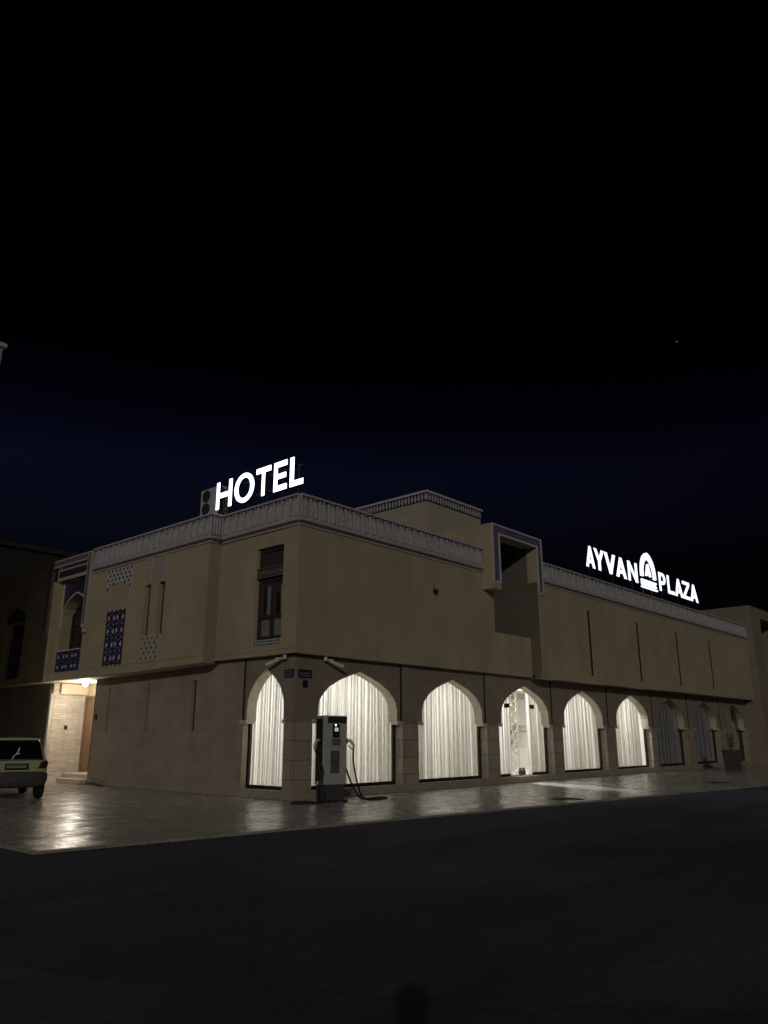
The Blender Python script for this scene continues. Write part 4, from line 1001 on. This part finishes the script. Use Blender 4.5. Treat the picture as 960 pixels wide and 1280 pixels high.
# half profiles: (x,z) from centre bottom outwards to centre roof
def prof(w, zb, zbelt, wr, zr): return [(0.001, zb), (w * .8, zb), (w * .97, zb + .12), (w, (zb + zbelt) / 2), (w * .985, zbelt - .03), (w * .94, zbelt), (wr + (w * .94 - wr) * .4, zbelt + (zr - zbelt) * .6), (wr, zr - .05), (wr * .86, zr), (0.001, zr + .015)]
loft([(.02, prof(.70, .52, .86, .66, .93)), (.07, prof(.735, .42, .90, .66, 1.00)), (.20, prof(.745, .36, .92, .60, 1.22)), (.36, prof(.75, .33, .92, .575, 1.42)), (.60, prof(.75, .3, .92, .575, 1.475)), (1.3, prof(.75, .28, .92, .58, 1.49)), (2.1, prof(.75, .28, .92, .56, 1.44)), (2.6, prof(.74, .28, .9, .5, 1.1)), (3.2, prof(.70, .3, .84, .4, .88)), (3.45, prof(.62, .35, .7, .4, .74))], 'body', lime, car, 2)
b = loft([(-.06, [(.001, .34), (.55, .34), (.66, .38), (.69, .48), (.69, .58), (.66, .63), (.5, .645), (.001, .65)]), (.02, [(.001, .27), (.60, .27), (.74, .34), (.775, .48), (.775, .60), (.74, .66), (.5, .675), (.001, .68)]), (.5, [(.001, .26), (.62, .26), (.75, .33), (.775, .48), (.77, .60), (.74, .66), (.5, .67), (.001, .67)])], 'rear_bumper', bump_m, car, 2)
# rear window lies on the sloping tailgate
b = MB(); w0 = [(-.60, .035, .965), (.60, .035, .965), (.50, .30, 1.40), (-.50, .30, 1.40)]
b.face(w0); b.v += [(x, y + .03, z) for x, y, z in w0]; b.f += [(7, 6, 5, 4), (0, 1, 5, 4), (1, 2, 6, 5), (2, 3, 7, 6), (3, 0, 4, 7)]; b.build('rear_window', blk, car)
b = MB(); b.tube([(-.60, .035, .945), (.60, .035, .945)], .012); b.build('window_trim', M['frame'], car)
b = MB(); b.tube([(-.53, .32, 1.44), (.53, .32, 1.44)], .022, 8); b.build('tailgate_spoiler', mat('pale spoiler edge', (.5, .5, .42), .4), car)
b = MB(); b.box(-.27, .27, -.005, .02, .715, .86); b.build('number_plate', M['frame'], car, bevel=.006)
b = MB()
x = -.235
for w_, h_ in ((.04, .06), (.045, .06), (.012, .05), (.045, .06), (.045, .06), (.045, .06), (.03, .05), (.04, .06), (.045, .06)):
    b.box(x, x + w_, -.0095, -.0055, .76, .76 + h_ * .22); b.box(x, x + w_, -.0095, -.0055, .76 + h_ * .8, .76 + h_); b.box(x, x + .010, -.0092, -.0055, .76, .76 + h_); 
    if w_ > .03: b.box(x + w_ - .010, x + w_, -.0092, -.0055, .76, .76 + h_)
    x += w_ + .013
b.build('plate_characters', mat('pale plate characters', (.4, .4, .42), .5), car)
for sx_ in (-1, 1):
    b = MB(); pts = [(.48, .74), (.56, .90), (.70, .93), (.735, .84), (.70, .745)]
    b.prism(lambda u, n_, z: (sx_ * u, n_, z), pts, -.005, .16); b.build('tail_light', mat('dark red lens', (.03, .004, .004), .35), car, bevel=.012)
    for yy_ in (.52, 2.85):
        wh = MB(); wh.tube([(sx_ * .57, yy_, .275), (sx_ * .60, yy_, .275), (sx_ * .73, yy_, .275), (sx_ * .755, yy_, .275)], [.25, .275, .275, .25], 28); wo_ = wh.build('wheel', M['rubber'], car, smooth=False)
        wr = MB(); wr.tube([(sx_ * .75, yy_, .275), (sx_ * .762, yy_, .275)], .18, 20); wr.build('rim', M['metal'], wo_)
    b = MB(); b.tube([(sx_ * .53, .6, 1.49), (sx_ * .53, .66, 1.53), (sx_ * .53, 1.9, 1.53), (sx_ * .53, 1.96, 1.47)], .016); b.build('roof_rail', M['frame'], car)
    b = MB(); b.prism(lambda u, n_, z: (sx_ * (n_ - (z - .95) * .30), u, z), [(.45, .96), (2.45, .96), (1.95, 1.38), (.6, 1.38)], .715, .735); b.build('side_window', blk, car)
    b = MB(); b.tube([(sx_ * .80, 2.25, .98), (sx_ * .86, 2.25, 1.0), (sx_ * .93, 2.25, 1.0)], [.03, .07, .05], 10); b.build('wing_mirror', M['frame'], car)
b = MB(); b.tube([(-.12, .01, .96), (-.10, .035, 1.02), (-.04, .065, 1.08), (.05, .075, 1.10)], .014); b.tube([(-.02, .07, 1.09), (.03, .12, 1.20), (.03, .135, 1.23)], .018); b.build('rear_wiper', mat('bright wiper arm', (.7, .7, .7), .35), car)
b = MB(); b.box(-.1, .06, -.066, -.058, .47, .485); b.build('bumper_highlight_strip', M['metal'], car)

# ================================================================== planter, shrub, manholes
plr = empty('planter', (25.6, -2.0, 0), R(20)); tag(plr, 'square dark brown planter on the pavement before the unlit arches', 'planter')
b = MB()
for z0_, z1_, r0, r1 in ((0, .82, .34, .40),):
    b.v += [(-r0, -r0, z0_), (r0, -r0, z0_), (r0, r0, z0_), (-r0, r0, z0_), (-r1, -r1, z1_), (r1, -r1, z1_), (r1, r1, z1_), (-r1, r1, z1_)]; b.f += [(0, 1, 5, 4), (1, 2, 6, 5), (2, 3, 7, 6), (3, 0, 4, 7), (0, 3, 2, 1)]
b.build('tub', mat('brown planter', (.024, .018, .015), .7, var=.2), plr, bevel=.02)
b = MB(); b.box(-.43, .43, -.43, -.36, .82, .92); b.box(-.43, .43, .36, .43, .82, .92); b.box(-.43, -.36, -.36, .36, .82, .92); b.box(.36, .43, -.36, .36, .82, .92); b.build('rim', mat('planter rim', (.03, .024, .02), .7), plr, bevel=.01)
b = MB(); b.box(-.36, .36, -.36, .36, .7, .84); b.build('soil', mat('soil', (.03, .022, .016), .9), plr)
shb = empty('shrub', (25.6, -2.0, .84)); tag(shb, 'sparse shrub with small pale leaves growing in the brown planter', 'plant')
b = MB(); lv = MB(); rr = random.Random(11)
for i in range(9):
    q = rr.uniform(0, 6.28); d = rr.uniform(.05, .28); tip = Vector((math.cos(q) * d, math.sin(q) * d, rr.uniform(.6, .95)))
    b.tube([(0, 0, -.02), tuple(tip * .5 + Vector((0, 0, .05))), tuple(tip)], [.014, .01, .005], 6)
    for k_ in range(26):
        t = rr.uniform(.3, 1); c = tip * t + Vector((rr.uniform(-.13, .13), rr.uniform(-.13, .13), rr.uniform(-.08, .1)))
        u = Vector((rr.uniform(-1, 1), rr.uniform(-1, 1), rr.uniform(-.6, .8))).normalized(); v_ = u.cross(Vector((rr.uniform(-1, 1), rr.uniform(-1, 1), rr.uniform(-1, 1)))).normalized()
        lv.face([c - u * .05, c + v_ * .022, c + u * .05, c - v_ * .022])
b.build('stem', mat('shrub stem', (.06, .045, .03), .8), shb); lv.build('leaves', mat('pale leaves', (.16, .17, .13), .5, var=.5, scale=14), shb, recalc=False)
def manhole(x, y, r_, label):
    o = empty('manhole_cover', (x, y, 0)); tag(o, label, 'manhole cover', 'manhole covers in the pavement')
    b = MB(); b.tube([(0, 0, -.05), (0, 0, .006)], r_, 32); b.build('rim', M['dark_metal'], o)
    b = MB(); b.tube([(0, 0, -.04), (0, 0, .011)], r_ * .86, 32)
    for i in range(-3, 4):
        for j in range(-3, 4):
            if i * i + j * j < 10: b.box(i * r_ * .22 - .02, i * r_ * .22 + .02, j * r_ * .22 - .02, j * r_ * .22 + .02, .009, .016)
    b.build('lid', mat('cast iron lid', (.02, .02, .022), .5, metal=.3), o)
manhole(5.0, -4.75, .43, 'round iron manhole cover near the kerb in front of the doorway')
manhole(14.9, -4.95, .43, 'round iron manhole cover farther along, in front of the unlit arches')

# ================================================================== neighbours
nb = empty('neighbouring_building', (-8.86, 9.2, 0)); tag(nb, 'tall grey building whose top corner shows at the left edge of the photo', 'building')
gw = mat('grey render', (.30, .29, .285), .85, var=.12, scale=1.2)
b = MB(); b.box(-6.5, 3.97, 0, 7.5, -.12, 13.62); b.build('wall', gw, nb)
b = MB(); b.box(-6.6, 4.08, -.10, 7.6, 13.62, 13.78); b.build('eaves', mat('pale eaves', (.42, .41, .40), .7), nb, bevel=.03)
for i in range(3):
    for j in range(3):
        f = MB(); x = -5 + i * 3; z = 1.7 + j * 3.9; f.box(x, x + 1.3, -.03, .06, z, z + 1.7); fo = f.build('window', M['brown'], nb); pz = MB(); pz.box(x + .1, x + 1.2, -.036, -.02, z + .1, z + 1.6); pz.build('pane', M['dark_glass'], fo)
fb = empty('neighbouring_building', (2.5, 28, 0)); tag(fb, 'unlit building barely showing beyond the left wing', 'building')
b = MB(); b.box(-24, 5.2, 0, 12, -.12, 11.6); b.build('wall', mat('night-darkened render', (.016, .014, .012), .9, var=.15), fb)  # near-black colour paints in the lack of light; roof edge likewise
b = MB(); b.box(-24.2, 5.4, -.2, 12.2, 11.6, 11.85); b.build('roof', mat('roof edge', (.018, .016, .014), .9), fb)

# a single faint star
dv = (cam.matrix_world.to_3x3() if False else cam.rotation_euler.to_matrix()) @ Vector(((846 - 480) / 962, -(427 - 640) / 962, -1)); dv.normalize()
b = MB(); s_ = bpy.data.meshes.new('star'); bm = bmesh.new(); bmesh.ops.create_icosphere(bm, subdivisions=2, radius=.75); bm.to_mesh(s_); bm.free()
s_.materials.append(emitter('starlight', (.95, 1, 1), .22)); so2 = bpy.data.objects.new('star', s_); COL.objects.link(so2); so2.location = CAM + dv * 1300
tag(so2, 'single faint point of light high in the black sky', 'star', kind='structure')

# ================================================================== the photographer (behind the phone; the shadow lies on the asphalt)
bpy.context.view_layer.update()
az = R(40); base = Vector((CAM.x - .33 * math.cos(az), CAM.y - .33 * math.sin(az), -.035))
pe = empty('person', base, az - R(90)); tag(pe, 'person in dark clothes holding up a phone, whose head shadow falls on the asphalt', 'person')
vs_ = [((0, 0, .92), .15, None), ((0, .01, 1.12), .14, 0), ((0, 0, 1.34), .16, 1), ((0, 0, 1.45), .065, 2), ((0, .01, 1.56), .095, 3), ((0, .01, 1.64), .09, 4),
       ((-.18, 0, 1.38), .07, 2), ((-.24, .06, 1.12), .05, 6), ((-.12, .24, 1.30), .036, 7), ((.18, 0, 1.38), .07, 2), ((.24, .06, 1.12), .05, 9), ((.12, .24, 1.30), .036, 10),
       ((-.10, 0, .86), .10, 0), ((-.12, .01, .48), .065, 12), ((-.13, -.03, .08), .045, 13), ((-.14, .10, .04), .04, 14), ((.10, 0, .86), .10, 0), ((.12, .01, .48), .065, 16), ((.13, -.03, .08), .045, 17), ((.14, .10, .04), .04, 18)]
me = bpy.data.meshes.new('body'); me.from_pydata([v[0] for v in vs_], [(i, v[2]) for i, v in enumerate(vs_) if v[2] is not None], [])
bo = bpy.data.objects.new('body', me); COL.objects.link(bo); bo.parent = pe
md = bo.modifiers.new('skin', 'SKIN')
for i, v in enumerate(vs_):
    sv = me.skin_vertices[0].data[i]; sv.radius = (v[1], v[1] * (.72 if i in (0, 1, 2) else 1)); sv.use_root = (i == 0)
md2 = bo.modifiers.new('sub', 'SUBSURF'); md2.levels = 2; md2.render_levels = 2
me.materials.append(mat('dark clothes', (.03, .03, .035), .8))
b = MB(); b.tube([(0, -.015, 1.60), (0, -.015, 1.66), (0, -.01, 1.71), (0, 0, 1.74)], [.108, .11, .085, .02], 16); b.build('hair', mat('dark hair', (.015, .012, .01), .7), pe, smooth=True)
b = MB(); b.box(-.075, .075, .285, .294, 1.28, 1.36); b.build('phone', M['frame'], pe, bevel=.004)
